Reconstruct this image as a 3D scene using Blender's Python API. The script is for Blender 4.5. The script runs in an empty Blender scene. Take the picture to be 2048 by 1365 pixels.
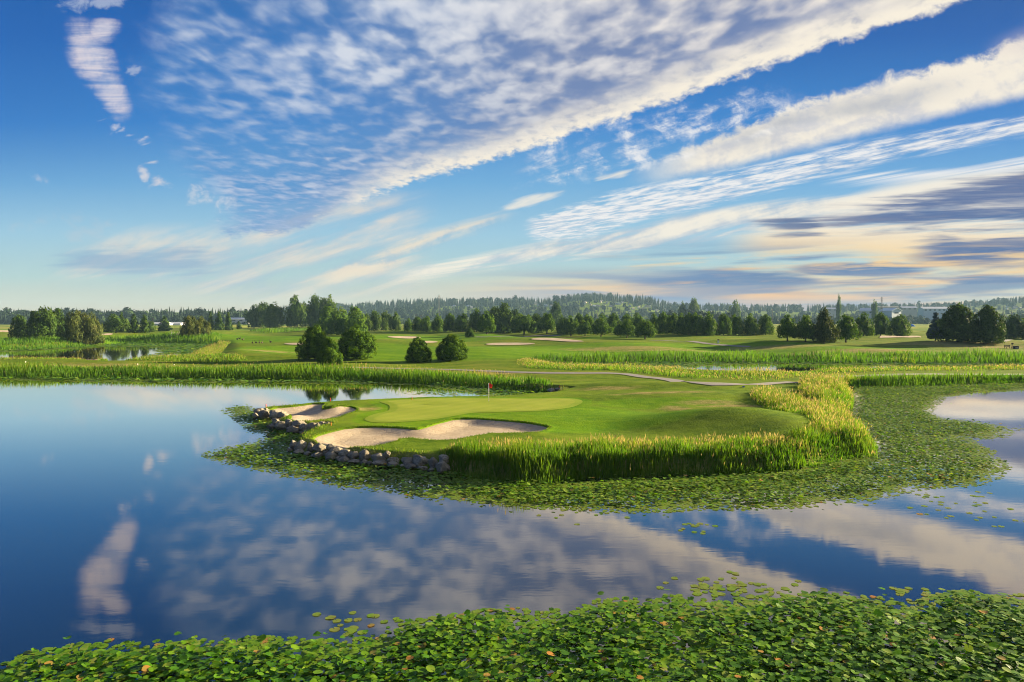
import bpy, math, random
import numpy as np
from mathutils import Vector, Matrix, Euler
from mathutils.geometry import delaunay_2d_cdt

SC = bpy.context.scene
COL = SC.collection
R = math.radians
rng = np.random.default_rng(11)
random.seed(5)

# ------------------------------------------------------------------ camera
CAM_H = 10.0                  # metres above the pond
FPX = 1365.0                  # focal length in pixels of the 2048 x 1365 photograph
PITCH = math.atan((682.5 - 640.0) / FPX)
cam_d = bpy.data.cameras.new('camera')
cam_d.sensor_width = 36.0
cam_d.lens = 36.0 * FPX / 2048.0
cam_d.clip_start = 0.5
cam_d.clip_end = 30000
cam = bpy.data.objects.new('camera', cam_d)
cam.location = (0, 0, CAM_H)
cam.rotation_euler = (math.pi / 2 - PITCH, 0, 0)
COL.objects.link(cam)
SC.camera = cam

# ------------------------------------------------------------------ exposure and render settings
EXPOSURE = 2.3
vs = SC.view_settings
vs.view_transform = 'Standard'
vs.look = 'None'
vs.exposure = EXPOSURE
vs.gamma = 1.0
vs.use_curve_mapping = False
cy = SC.cycles
cy.use_denoising = True
cy.pixel_filter_type = 'BLACKMAN_HARRIS'
cy.filter_width = 1.05
cy.max_bounces = 6
cy.diffuse_bounces = 2
cy.glossy_bounces = 3
cy.transmission_bounces = 3
cy.volume_bounces = 0
cy.transparent_max_bounces = 4
cy.caustics_reflective = False
cy.caustics_refractive = False
cy.sample_clamp_indirect = 4.0

# ------------------------------------------------------------------ sun
SUN_AZ = R(66)                # to the right of the view direction (+Y)
SUN_EL = R(13)
sun_d = bpy.data.lights.new('sun', 'SUN')
sun_d.energy = 5.0
sun_d.angle = R(0.6)
sun_d.color = (1.0, 0.80, 0.49)
sun = bpy.data.objects.new('sun', sun_d)
sdir = Vector((math.sin(SUN_AZ) * math.cos(SUN_EL), math.cos(SUN_AZ) * math.cos(SUN_EL), math.sin(SUN_EL)))
sun.rotation_euler = sdir.to_track_quat('Z', 'Y').to_euler()
sun.location = (120, 60, 60)
COL.objects.link(sun)


# ------------------------------------------------------------------ pixel -> world helpers
def ray(px, py):
    a = (px - 1024.0) / FPX
    b = (682.5 - py) / FPX
    c, s = math.cos(PITCH), math.sin(PITCH)
    return a, c + b * s, b * c - s          # x right, y ahead, z up


def on_plane(px, py, z=0.0):
    dx, dy, dz = ray(px, py)
    t = (z - CAM_H) / dz
    return dx * t, dy * t


def uv_of(px, py):
    dx, dy, dz = ray(px, py)
    return dx / dy, dz / dy


def lin(r, g, b):
    def f(c):
        c = c / 255.0
        return c / 12.92 if c <= 0.04045 else ((c + 0.055) / 1.055) ** 2.4
    return (f(r), f(g), f(b))


# ------------------------------------------------------------------ a small language for shader maths
class G:
    """A node tree and helpers that add nodes to it."""
    def __init__(self, tree):
        self.t = tree

    def node(self, kind, **kw):
        n = self.t.nodes.new(kind)
        for k, v in kw.items():
            setattr(n, k, v)
        return n

    def put(self, sock, v):
        if isinstance(v, E):
            self.t.links.new(v.s, sock)
        elif isinstance(v, (int, float)):
            sock.default_value = v
        elif v is not None:
            if len(sock.default_value) == 4 and len(v) == 3:
                v = (*v, 1.0)
            sock.default_value = v

    def m(self, op, a, b=None, c=None, clamp=False):
        n = self.node('ShaderNodeMath', operation=op, use_clamp=clamp)
        for i, v in enumerate((a, b, c)):
            if v is not None:
                self.put(n.inputs[i], v)
        return E(self, n.outputs[0])

    def step(self, x, a, b, lo=0.0, hi=1.0):
        n = self.node('ShaderNodeMapRange', interpolation_type='SMOOTHSTEP')
        n.clamp = True
        self.put(n.inputs[0], x)
        for i, v in zip((1, 2, 3, 4), (a, b, lo, hi)):
            self.put(n.inputs[i], v)
        return E(self, n.outputs[0])

    def vec(self, x, y, z=0.0):
        n = self.node('ShaderNodeCombineXYZ')
        for i, v in enumerate((x, y, z)):
            self.put(n.inputs[i], v)
        return E(self, n.outputs[0])

    def sep(self, v):
        n = self.node('ShaderNodeSeparateXYZ')
        self.put(n.inputs[0], v)
        return [E(self, o) for o in n.outputs]

    def noise(self, v, scale=1.0, detail=3.0, rough=0.5, dist=0.0, dims='3D'):
        n = self.node('ShaderNodeTexNoise', noise_dimensions=dims)
        self.put(n.inputs['Vector'], v)
        self.put(n.inputs['Scale'], scale)
        self.put(n.inputs['Detail'], detail)
        self.put(n.inputs['Roughness'], rough)
        self.put(n.inputs['Distortion'], dist)
        return E(self, n.outputs['Fac'])

    def mix(self, f, a, b):
        n = self.node('ShaderNodeMix', data_type='RGBA', clamp_factor=True)
        self.put(n.inputs[0], f)
        self.put(n.inputs[6], a)
        self.put(n.inputs[7], b)
        return E(self, n.outputs[2])

    def ramp(self, x, pts, interp='LINEAR'):
        n = self.node('ShaderNodeValToRGB')
        cr = n.color_ramp
        cr.interpolation = interp
        while len(cr.elements) < len(pts):
            cr.elements.new(0.5)
        for e, (p, c) in zip(cr.elements, pts):
            e.position = p
            e.color = (*c, 1.0) if len(c) == 3 else c
        self.put(n.inputs[0], x)
        return E(self, n.outputs[0])

    def curve(self, x, pts):
        """piecewise smooth y = f(x) through pts (any range)."""
        xs = [p[0] for p in pts]
        ys = [p[1] for p in pts]
        x0, x1, y0, y1 = min(xs), max(xs), min(ys), max(ys)
        if y1 - y0 < 1e-6:
            y1 = y0 + 1e-3
        n = self.node('ShaderNodeFloatCurve')
        cv = n.mapping.curves[0]
        q = sorted(((a - x0) / (x1 - x0), (b - y0) / (y1 - y0)) for a, b in pts)
        while len(cv.points) < len(q):
            cv.points.new(0.5, 0.5)
        for p, (a, b) in zip(cv.points, q):
            p.location = (a, b)
            p.handle_type = 'AUTO_CLAMPED'
        n.mapping.use_clip = True
        n.mapping.extend = 'HORIZONTAL'
        n.mapping.update()
        self.put(n.inputs['Value'], self.m('MULTIPLY_ADD', x, 1.0 / (x1 - x0), -x0 / (x1 - x0), clamp=True))
        return self.m('MULTIPLY_ADD', E(self, n.outputs[0]), y1 - y0, y0)


class E:
    """One socket; arithmetic on it adds math nodes."""
    def __init__(self, g, s):
        self.g, self.s = g, s
    def __add__(self, o): return self.g.m('ADD', self, o)
    __radd__ = __add__
    def __sub__(self, o): return self.g.m('SUBTRACT', self, o)
    def __rsub__(self, o): return self.g.m('SUBTRACT', o, self)
    def __mul__(self, o): return self.g.m('MULTIPLY', self, o)
    __rmul__ = __mul__
    def __truediv__(self, o): return self.g.m('DIVIDE', self, o)
    def max(self, o): return self.g.m('MAXIMUM', self, o)
    def min(self, o): return self.g.m('MINIMUM', self, o)


# ------------------------------------------------------------------ sky: Nishita air and cloud sheets, by direction
world = bpy.data.worlds.new('World')
SC.world = world
world.use_nodes = True
wt = world.node_tree
for n in list(wt.nodes):
    wt.nodes.remove(n)
g = G(wt)
world.cycles.sampling_method = 'MANUAL'
world.cycles.sample_map_resolution = 512

tc = g.node('ShaderNodeTexCoord')
X, Y, Z = g.sep(E(g, tc.outputs['Generated']))
Yc = Y.max(0.06)
U = X / Yc                                   # tangent of the azimuth
V = Z / Yc                                   # tangent of the elevation over north
Zc = Z.max(0.012)
PX, PY = X / Zc, Y / Zc                      # where the ray meets a cloud sheet of unit height
ca, sa = math.cos(R(32)), math.sin(R(32))    # the sheets drift along this bearing
S = PY * ca - PX * sa                        # along the bands
T = PX * ca + PY * sa                        # across the bands

# clear air
nish = g.node('ShaderNodeTexSky', sky_type='NISHITA')
nish.sun_disc = False
nish.sun_elevation = SUN_EL
nish.sun_rotation = SUN_AZ
nish.air_density = 1.0
nish.dust_density = 0.6
nish.ozone_density = 2.0
scl = g.node('ShaderNodeMix', data_type='RGBA', blend_type='MULTIPLY')
scl.inputs[0].default_value = 1.0
wt.links.new(nish.outputs[0], scl.inputs[6])
scl.inputs[7].default_value = (0.10 * 2 ** EXPOSURE / 3.0,) * 3 + (1.0,)
air_ramp = g.ramp(V.max(0.0) * 1.6, [
    (0.000, lin(224, 196, 166)), (0.035, lin(212, 204, 182)), (0.10, lin(178, 206, 206)),
    (0.20, lin(154, 198, 222)), (0.32, lin(108, 170, 218)), (0.46, lin(50, 130, 204)), (0.66, lin(12, 92, 174)), (1.0, lin(3, 54, 124))])
side = g.step(U, -0.95, -0.1)
air_ramp = g.mix(side, g.mix(g.step(V, 0.12, 0.34) * 0.5, air_ramp, lin(0, 100, 188)), air_ramp)
air = g.mix(0.05, air_ramp, E(g, scl.outputs[2]))
sky = air


def uvs(pts):
    return [uv_of(*p) for p in pts]


def over(base, alpha, colour):
    return g.mix(alpha, base, colour)


CREAM = lin(250, 240, 222)
WHITE = lin(246, 243, 240)
GREY = lin(148, 156, 178)
BLUEGREY = lin(92, 124, 172)
PINK = lin(214, 200, 204)
PEACH = lin(246, 212, 168)
SLATE = lin(84, 104, 148)

n_big = g.noise(g.vec(S * 0.45, T * 0.8, 3.1), 1.0, 3.0, 0.55)
n_puff = g.noise(g.vec(PX * 8.0 + PY * 1.0, PY * 5.6, 1.3), 1.0, 1.6, 0.45, 0.3)
n_puff2 = g.noise(g.vec(PX * 19.0, PY * 11.0, 6.3), 1.0, 2.0, 0.5, 0.3)
ct, st = math.cos(R(17)), math.sin(R(17))
n_slant = g.noise(g.vec((U * ct + V * st) * 4.5, (V * ct - U * st) * 42.0, 2.9), 1.0, 4.0, 0.55, 0.25)
n_fine = g.noise(g.vec(S * 4.2, T * 11.0, 7.7), 1.0, 3.0, 0.6)
n_streak = g.noise(g.vec(S * 0.32, T * 5.0, 2.2), 1.0, 4.0, 0.58)
n_flat = g.noise(g.vec(U * 2.2, V * 46.0, 5.5), 1.0, 4.0, 0.55, 0.15)
n_flat2 = g.noise(g.vec(U * 1.3, V * 30.0, 9.5), 1.0, 4.0, 0.55, 0.3)
n_lump = g.noise(g.vec(U * 26.0, V * 34.0, 0.7), 1.0, 5.0, 0.66, 0.3)
n_soft = g.noise(g.vec(U * 4.0, V * 12.0, 4.4), 1.0, 3.0, 0.5)


def band(lower, upper, sl, su, x0, x1, xf, lump_l=0.0, lump_u=0.0, n=None):
    """soft mask between two curves given as photograph pixels; x0..x1 is its reach, xf the fade at its ends."""
    n = n_lump if n is None else n
    lo = g.curve(U, uvs(lower))
    hi = g.curve(U, uvs(upper))
    wob = n - 0.5
    a = g.step((V - lo) + wob * lump_l, -sl, sl)
    b = g.step((hi - V) + wob * lump_u, -su, su)
    k = a * b
    u0, u1 = uv_of(x0, 300)[0], uv_of(x1, 300)[0]
    f = xf / FPX
    if x0 > -500:
        k = k * g.step(U, u0 - f, u0 + f)
    if x1 < 2400:
        k = k * (1.0 - g.step(U, u1 - f, u1 + f))
    return k


n_wisp = g.noise(g.vec((U * ct + V * st) * 22.0, (V * ct - U * st) * 60.0, 3.9), 1.0, 5.0, 0.62, 0.5)
n_str = g.noise(g.vec(U * 5.5 + V * 3.0, V * 95.0 - U * 3.0, 1.9), 1.0, 4.5, 0.60, 0.5)
n_str2 = g.noise(g.vec(U * 2.6, V * 36.0 - U * 2.0, 6.6), 1.0, 4.0, 0.55, 0.4)
n_cut = n_str * 0.5 + n_str2 * 0.5


def rag(mask, n, k=2.2, lo=0.40, hi=0.80):
    k, lo, hi = k * 1.5, lo - 0.05, hi + 0.12
    """fray a soft mask along a noise."""
    return g.step(mask * 0.85 + (n - 0.5) * k, lo, hi) * g.step(mask, 0.02, 0.22)


# thin veil low on the left
veil = band([(60, 560), (300, 575), (520, 600), (800, 585), (1100, 575)], [(60, 505), (250, 480), (420, 470), (620, 420), (830, 395), (1100, 380)],
            0.018, 0.020, 110, 830, 60, 0.03, 0.04, n_soft)
sky = over(sky, veil * g.step(n_slant * 0.75 + n_wisp * 0.25, 0.30, 0.62) * g.step(n_wisp, 0.34, 0.60, 0.62, 1.0) * 0.74, g.mix(g.step(n_slant + n_soft * 0.6, 0.62, 0.95), lin(152, 180, 208), lin(238, 222, 204)))
smudge = band([(80, 535), (200, 545), (360, 556), (470, 540)], [(80, 515), (200, 496), (330, 486), (470, 505)], 0.020, 0.018, 110, 430, 60, 0.012, 0.016, n_lump)
sky = over(sky, rag(smudge, n_cut, 2.4, 0.3, 0.9) * 0.70, lin(132, 165, 200))

# long thin band from the middle to the right, and the wisps below it
b5 = band([(540, 590), (700, 560), (860, 500), (1020, 440), (1200, 400)], [(540, 560), (700, 515), (860, 465), (1020, 425), (1200, 385)], 0.010, 0.008, 640, 1010, 40, 0.02, 0.02, n_streak)
sky = over(sky, b5 * g.step(n_slant * 0.7 + n_wisp * 0.3, 0.36, 0.62) * 0.75, g.mix(g.step(n_lump + n_slant, 0.85, 1.15), lin(168, 190, 208), lin(244, 226, 200)))
b4 = band([(700, 585), (1024, 528), (1300, 496), (1480, 470), (1700, 450), (2048, 430)], [(700, 560), (1000, 505), (1300, 440), (1560, 404), (1900, 383), (2048, 372)],
          0.010, 0.007, 800, 2500, 70, 0.028, 0.016, n_streak)
sky = over(sky, b4 * g.step(n_slant + n_streak * 0.25, 0.44, 0.64) * 0.92, g.mix(g.step(n_slant + n_lump * 0.5, 0.62, 0.90), lin(190, 200, 212), CREAM))
b3 = band([(1040, 462), (1090, 478), (1300, 434), (1500, 388), (1700, 338), (2048, 268), (2400, 200)], [(1040, 447), (1280, 376), (1500, 336), (1700, 290), (2048, 232), (2400, 160)],
          0.007, 0.006, 1060, 2600, 20, 0.014, 0.014, n_fine)
sky = over(sky, b3 * g.step(n_fine * 0.7 + n_wisp * 0.5 + n_streak * 0.4, 0.56, 0.90) * 0.93, g.mix(g.step(n_fine + n_big * 0.5, 0.55, 0.85), lin(200, 208, 222), WHITE))
b3b = band([(980, 415), (1040, 412), (1180, 385)], [(980, 408), (1040, 398), (1180, 372)], 0.011, 0.010, 1015, 1160, 40, 0.006, 0.006, n_soft)
sky = over(sky, rag(b3b, n_slant, 2.4, 0.3, 0.8) * 0.8, CREAM)
b3c = band([(1600, 370), (1750, 362), (1900, 352), (2048, 338), (2300, 310)], [(1600, 352), (1750, 345), (1900, 342), (2048, 316), (2300, 280)], 0.009, 0.008, 1680, 2600, 60, 0.02, 0.02, n_streak)
sky = over(sky, b3c * g.step(n_streak, 0.34, 0.6) * 0.9, WHITE)

# the broad white band on the right: smooth below, lumpy above
b2 = band([(1180, 395), (1290, 368), (1500, 322), (1700, 272), (1900, 225), (2048, 190), (2500, 60)], [(1180, 372), (1290, 330), (1400, 285), (1600, 215), (1800, 150), (1950, 122), (2048, 74), (2500, -160)],
          0.011, 0.009, 1330, 2700, 90, 0.010, 0.055, n_lump)
b2s = band([(1180, 372), (1290, 340), (1500, 290), (1700, 240), (1900, 190), (2048, 160)], [(1180, 350), (1290, 318), (1500, 250), (1700, 205), (1900, 160), (2048, 130)],
           0.016, 0.014, 1440, 1860, 120, 0.02, 0.03, n_soft)
sky = over(sky, b2 * 0.97, g.mix(b2s * g.step(n_soft, 0.40, 0.60) * 0.75, g.mix(g.step(n_lump * 0.6 + n_slant * 0.4, 0.38, 0.58), lin(214, 212, 214), CREAM), lin(176, 180, 190)))
b2b = band([(1000, 372), (1150, 348), (1300, 325), (1450, 292), (1600, 250)], [(1000, 318), (1150, 280), (1300, 240), (1450, 205), (1600, 190)], 0.014, 0.018, 1060, 1560, 60, 0.05, 0.06, n_lump)
sky = over(sky, b2b * g.step(n_lump * 0.6 + n_wisp * 0.5 + n_streak * 0.5, 0.72, 1.0) * 0.85, g.mix(g.step(n_lump, 0.45, 0.62), lin(206, 212, 226), WHITE))
b2c = band([(1150, 368), (1200, 368), (1290, 352)], [(1150, 352), (1200, 345), (1290, 336)], 0.008, 0.008, 1175, 1265, 25, 0.012, 0.012, n_soft)
sky = over(sky, rag(b2c, n_slant, 2.2, 0.3, 0.8) * 0.85, CREAM)
b7 = band([(1900, 130), (1990, 112), (2048, 105), (2300, 40)], [(1900, 118), (1990, 85), (2048, 62), (2300, -40)], 0.016, 0.018, 1985, 2600, 40, 0.03, 0.03, n_soft)
sky = over(sky, b7 * 0.35, PINK)

# the great mackerel deck
LOW = [(380, 452), (480, 470), (560, 468), (640, 440), (800, 374), (1000, 318), (1200, 250), (1400, 184), (1600, 112), (1750, 62), (1960, -6), (2300, -120)]
lowc = g.curve(U, uvs(LOW))
dl = V - lowc                                  # height over the lower edge
leftc = g.curve(V, [(uv_of(0, y)[1], uv_of(x, y)[0]) for x, y in [(430, 470), (470, 430), (425, 380), (362, 310), (335, 240), (300, 170), (305, 90), (335, 0), (380, -150), (400, -400)]])
wobL = (n_lump - 0.5) * 0.05 + (n_soft - 0.5) * 0.04
deck = g.step(dl + (n_lump - 0.5) * 0.036 + (n_puff2 - 0.5) * 0.016, -0.004, 0.010) * g.step((U - leftc) + wobL * 1.6, -0.035, 0.045)
sun_side = g.step(U, uv_of(600, 0)[0], uv_of(1700, 0)[0])
rim = 1.0 - g.step(dl + (n_soft - 0.5) * 0.03 + (n_puff2 - 0.5) * 0.03 - 0.020 * sun_side, -0.004, 0.048)
rim = rim * g.step(U, uv_of(600, 0)[0], uv_of(760, 0)[0])
puff = g.step(n_puff * 0.74 + n_puff2 * 0.26 + (n_big - 0.5) * 0.30, 0.33, 0.74)
dens_x = g.step(U, uv_of(440, 0)[0], uv_of(1200, 0)[0])
near_low = g.step(V, 0.34, 0.18)                       # thicker and smoother towards the far end of the deck
clear = g.step(n_big, 0.38, 0.60)
cover = (puff * 0.46 + 0.28 + 0.56 * dens_x + clear * 0.16 + near_low * 0.20).min(1.0)
cover = cover.max(rim * 0.95)
shade_c = g.mix(dens_x, lin(72, 136, 200), lin(120, 138, 178))
light_c = g.mix(sun_side, lin(212, 218, 230), lin(248, 238, 226))
deck_c = g.mix(puff * g.step(n_big + sun_side * 0.22 - near_low * 0.16, 0.30, 0.66, 0.52, 1.0), shade_c, light_c)
deck_c = g.mix(rim * g.step(n_lump + n_puff2 * 0.8, 0.60, 1.0, 0.45, 1.0), deck_c, CREAM)
sky = over(sky, deck * cover, deck_c)

# detached pieces on the left


def ell(cx, cy, rx, ry, deg, s0, s1, lump, n):
    """soft ellipse, axes in photograph pixels."""
    u0, v0 = uv_of(cx, cy)
    c, q = math.cos(R(deg)), math.sin(R(deg))
    du, dv = (U - u0) * FPX, (V - v0) * FPX
    p = (du * c + dv * q) * (1.0 / rx)
    w = (dv * c - du * q) * (1.0 / ry)
    d = g.m('SQRT', p * p + w * w) + (n - 0.5) * lump
    return 1.0 - g.step(d, s0, s1)


ribs = g.noise(g.vec(U * 5.0 + V * 6.0, V * 72.0, 8.8), 1.0, 3.0, 0.55, 0.8)
n_edge = n_lump * 0.5 + ribs * 0.5
blob = ell(206, 62, 40, 30, 30, 0.1, 1.35, 0.8, n_edge).max(ell(182, 112, 82, 46, 118, 0.1, 1.35, 0.7, n_edge)).max(ell(222, 182, 66, 34, 116, 0.1, 1.35, 0.7, n_edge))
sky = over(sky, rag(blob, n_lump * 0.5 + ribs * 0.5, 1.5, 0.15, 0.75) * (0.70 + 0.22 * g.step(ribs, 0.38, 0.62)), g.mix(g.step(ribs * 0.6 + n_lump * 0.4, 0.34, 0.62), lin(176, 188, 216), lin(224, 214, 220)))
top = ell(185, 6, 100, 26, 8, 0.1, 1.3, 0.6, n_lump)
sky = over(sky, rag(top, n_lump, 2.4, 0.45, 0.95) * 0.6, lin(190, 200, 220))
tail = ell(248, 262, 62, 20, -20, 0.0, 1.2, 0.5, n_lump)
sky = over(sky, rag(tail, n_wisp, 2.6, 0.45, 0.9) * 0.75, lin(206, 208, 222))
curl = ell(288, 350, 34, 20, 105, 0.0, 1.2, 0.6, n_lump).max(ell(328, 368, 52, 18, -16, 0.0, 1.2, 0.6, n_lump)).max(ell(306, 325, 30, 9, 8, 0.0, 1.2, 0.5, n_lump))
sky = over(sky, rag(curl, n_lump * 0.6 + n_wisp * 0.4, 2.4, 0.40, 0.85) * 0.8, lin(220, 215, 220))
bits = ell(266, 142, 24, 18, 20, 0.0, 1.3, 0.5, n_lump).max(ell(76, 360, 30, 14, -35, 0.0, 1.4, 0.5, n_lump) * 0.7)
sky = over(sky, rag(bits, n_lump, 2.4, 0.45, 0.9) * 0.5, lin(200, 206, 222))
scraps = ell(395, 392, 100, 62, -35, 0.0, 1.2, 0.6, n_soft)
sky = over(sky, rag(scraps, n_lump, 2.6, 0.50, 0.95) * 0.55, lin(208, 212, 222))
faint = ell(170, 465, 150, 44, -10, 0.0, 1.3, 0.6, n_soft)
sky = over(sky, rag(faint, n_lump, 2.2, 0.45, 0.95) * 0.35, lin(190, 198, 208))

# evening layers low on the right
warm = g.step(U, uv_of(650, 0)[0], uv_of(1500, 0)[0]) * (1.0 - g.step(V, 0.045, 0.085))
sky = over(sky, warm * g.step(n_flat2, 0.34, 0.56) * 0.85, g.mix(g.step(V, 0.02, 0.07), lin(252, 182, 122), lin(253, 212, 152)))
bw = band([(1440, 500), (1600, 500), (1800, 515), (2048, 540), (2400, 540)], [(1440, 465), (1600, 430), (1800, 372), (2048, 340), (2400, 300)], 0.012, 0.010, 1490, 2700, 70, 0.03, 0.02, n_flat2)
sky = over(sky, bw * g.step(n_flat2 + n_streak * 0.3, 0.42, 0.66) * 0.92, g.mix(g.step(V, 0.08, 0.16), lin(254, 214, 148), CREAM))
d1 = band([(1560, 452), (1700, 462), (1900, 460), (2048, 452), (2400, 440)], [(1560, 440), (1700, 418), (1850, 385), (1960, 362), (2048, 346), (2400, 300)], 0.024, 0.022, 1640, 2700, 210, 0.03, 0.03, n_cut)
sky = over(sky, rag(d1, n_cut, 1.9, 0.20, 0.75) * 0.92, g.mix(g.step(n_cut, 0.50, 0.68), lin(52, 88, 150), lin(128, 128, 152)))
d1b = band([(1460, 462), (1560, 486), (1680, 480)], [(1460, 460), (1560, 442), (1680, 468)], 0.014, 0.012, 1530, 1660, 90, 0.02, 0.02, n_cut)
sky = over(sky, rag(d1b, n_cut, 2.4, 0.30, 0.8) * 0.85, lin(84, 104, 150))
d2 = band([(1760, 488), (1850, 522), (1960, 526), (2048, 520), (2400, 520)], [(1760, 484), (1850, 464), (1960, 484), (2048, 484), (2400, 470)], 0.014, 0.013, 1840, 2700, 90, 0.02, 0.02, n_cut)
sky = over(sky, rag(d2, n_cut, 1.9, 0.20, 0.72) * 0.94, g.mix(g.step(n_flat, 0.42, 0.6), lin(40, 86, 152), lin(84, 108, 158)))
d3 = band([(1180, 562), (1300, 570), (1500, 574), (1680, 568)], [(1180, 558), (1300, 546), (1500, 544), (1680, 564)], 0.010, 0.009, 1230, 1670, 130, 0.015, 0.015, n_cut)
d3 = d3.max(band([(1560, 540), (1700, 552), (1900, 540)], [(1560, 536), (1700, 530), (1900, 534)], 0.004, 0.004, 1600, 1850, 80, 0.025, 0.02, n_cut)).max(band([(1890, 566), (1960, 572), (2060, 568), (2400, 568)], [(1890, 560), (1960, 552), (2060, 556), (2400, 550)], 0.004, 0.004, 1910, 2600, 50, 0.02, 0.02, n_cut))
sky = over(sky, rag(d3, n_cut, 2.0, 0.20, 0.70) * 0.92, lin(56, 104, 164))
low = g.step(U, uv_of(820, 0)[0], uv_of(1250, 0)[0]) * g.step(V, -0.004, 0.004) * (1.0 - g.step(V, 0.060, 0.082))
sky = over(sky, low * g.step(n_flat, 0.46, 0.58) * 0.85, g.mix(g.step(U, -0.1, 0.5), lin(140, 160, 190), lin(118, 130, 166)))
base_l = (1.0 - g.step(V, 0.014, 0.034)) * g.step(U, uv_of(700, 0)[0], uv_of(1200, 0)[0])
cream = g.step(U, uv_of(950, 0)[0], uv_of(1500, 0)[0]) * (1.0 - g.step(V, 0.085, 0.125))
sky = over(sky, cream * g.step(n_str * 0.6 + n_str2 * 0.4, 0.50, 0.66) * 0.85, g.mix(g.step(V, 0.02, 0.10), lin(255, 186, 112), lin(255, 214, 146)))
sky = over(sky, cream * g.step(n_str2 * 0.6 + n_flat * 0.4, 0.53, 0.43) * 0.80, g.mix(g.step(U, 0.1, 0.6), lin(100, 134, 180), lin(84, 110, 162)))
sky = over(sky, base_l * g.step(n_flat2, 0.36, 0.60) * 0.60, lin(150, 156, 186))

bg = g.node('ShaderNodeBackground')
g.put(bg.inputs['Color'], sky)
bg.inputs['Strength'].default_value = 1.0 / 2 ** EXPOSURE
wo = g.node('ShaderNodeOutputWorld')
wt.links.new(bg.outputs[0], wo.inputs[0])

# ------------------------------------------------------------------ mesh, tag and material helpers
def build(name, verts, faces, mat=None, attrs=None, parent=None, smooth=False):
    """faces: one array (n,k) or a list of such arrays; links ONE mesh object."""
    verts = np.asarray(verts, dtype=np.float32)
    if not isinstance(faces, list):
        faces = [faces]
    faces = [np.asarray(f, dtype=np.int32) for f in faces if len(f)]
    me = bpy.data.meshes.new(name)
    me.vertices.add(len(verts))
    me.vertices.foreach_set('co', verts.ravel())
    loops = np.concatenate([f.ravel() for f in faces])
    tot = np.concatenate([np.full(len(f), f.shape[1], dtype=np.int32) for f in faces])
    start = np.concatenate([[0], np.cumsum(tot)[:-1]]).astype(np.int32)
    me.loops.add(len(loops))
    me.loops.foreach_set('vertex_index', loops)
    me.polygons.add(len(tot))
    me.polygons.foreach_set('loop_start', start)
    me.polygons.foreach_set('loop_total', tot)
    if smooth:
        me.polygons.foreach_set('use_smooth', np.ones(len(tot), dtype=bool))
    me.update(calc_edges=True)
    for k, v in (attrs or {}).items():
        a = me.attributes.new(k, 'FLOAT', 'POINT')
        a.data.foreach_set('value', np.asarray(v, dtype=np.float32))
    if mat:
        me.materials.append(mat)
    o = bpy.data.objects.new(name, me)
    COL.objects.link(o)
    if parent:
        o.parent = parent
    return o


class Mesh:
    """collects boxes, tubes and the like; done() links them as one mesh."""
    def __init__(self):
        self.v, self.f = [], []

    def add(self, vs, fs):
        n = len(self.v)
        self.v += [tuple(map(float, p)) for p in vs]
        self.f += [tuple(i + n for i in f) for f in fs]
        return self

    def box(self, x0, x1, y0, y1, z0, z1):
        return self.add([(x0, y0, z0), (x1, y0, z0), (x1, y1, z0), (x0, y1, z0), (x0, y0, z1), (x1, y0, z1), (x1, y1, z1), (x0, y1, z1)],
                        [(3, 2, 1, 0), (4, 5, 6, 7), (0, 1, 5, 4), (1, 2, 6, 5), (2, 3, 7, 6), (3, 0, 4, 7)])

    def tube(self, pts, rad, n=6):
        pts = [Vector(p) for p in pts]
        rs = rad if isinstance(rad, (list, tuple)) else [rad] * len(pts)
        vs, fs = [], []
        for i, (p, r) in enumerate(zip(pts, rs)):
            d = (pts[min(i + 1, len(pts) - 1)] - pts[max(i - 1, 0)]).normalized()
            a = d.orthogonal().normalized()
            if abs(d.z) > 0.9:
                a = Vector((1, 0, 0)) - d * d.x
                a.normalize()
            b = d.cross(a)
            for k in range(n):
                t = 2 * math.pi * k / n
                vs.append(p + a * (r * math.cos(t)) + b * (r * math.sin(t)))
        for i in range(len(pts) - 1):
            for k in range(n):
                q = (k + 1) % n
                fs.append((i * n + k, i * n + q, (i + 1) * n + q, (i + 1) * n + k))
        fs.append(tuple(range(n - 1, -1, -1)))
        fs.append(tuple((len(pts) - 1) * n + k for k in range(n)))
        return self.add(vs, fs)

    def done(self, name, mat, parent=None, smooth=False):
        me = bpy.data.meshes.new(name)
        me.from_pydata(self.v, [], self.f)
        me.update()
        if smooth:
            me.polygons.foreach_set('use_smooth', np.ones(len(me.polygons), dtype=bool))
        if mat:
            me.materials.append(mat)
        o = bpy.data.objects.new(name, me)
        COL.objects.link(o)
        if parent:
            o.parent = parent
        return o


def tag(o, label=None, cat=None, group=None, kind=None):
    if label:
        o['label'] = label
    if cat:
        o['category'] = cat
    if group:
        o['group'] = group
    if kind:
        o['kind'] = kind
    return o


def empty(name, loc, rz=0.0, scale=(1, 1, 1)):
    o = bpy.data.objects.new(name, None)
    o.location = loc
    o.rotation_euler = (0, 0, rz)
    o.scale = scale
    o.empty_display_size = 0.3
    COL.objects.link(o)
    return o


def copy_thing(o, loc, rz=0.0, scale=(1, 1, 1)):
    c = o.copy()
    COL.objects.link(c)
    c.location, c.rotation_euler, c.scale = loc, (0, 0, rz), scale
    for ch in o.children:
        d = ch.copy()
        COL.objects.link(d)
        d.parent = c
        for s in ch.children:
            e = s.copy()
            COL.objects.link(e)
            e.parent = d
    return c


ORD = ['first', 'second', 'third', 'fourth', 'fifth', 'sixth', 'seventh', 'eighth', 'ninth', 'tenth', 'eleventh', 'twelfth', 'thirteenth', 'fourteenth',
       'fifteenth', 'sixteenth', 'seventeenth', 'eighteenth', 'nineteenth', 'twentieth']


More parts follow.
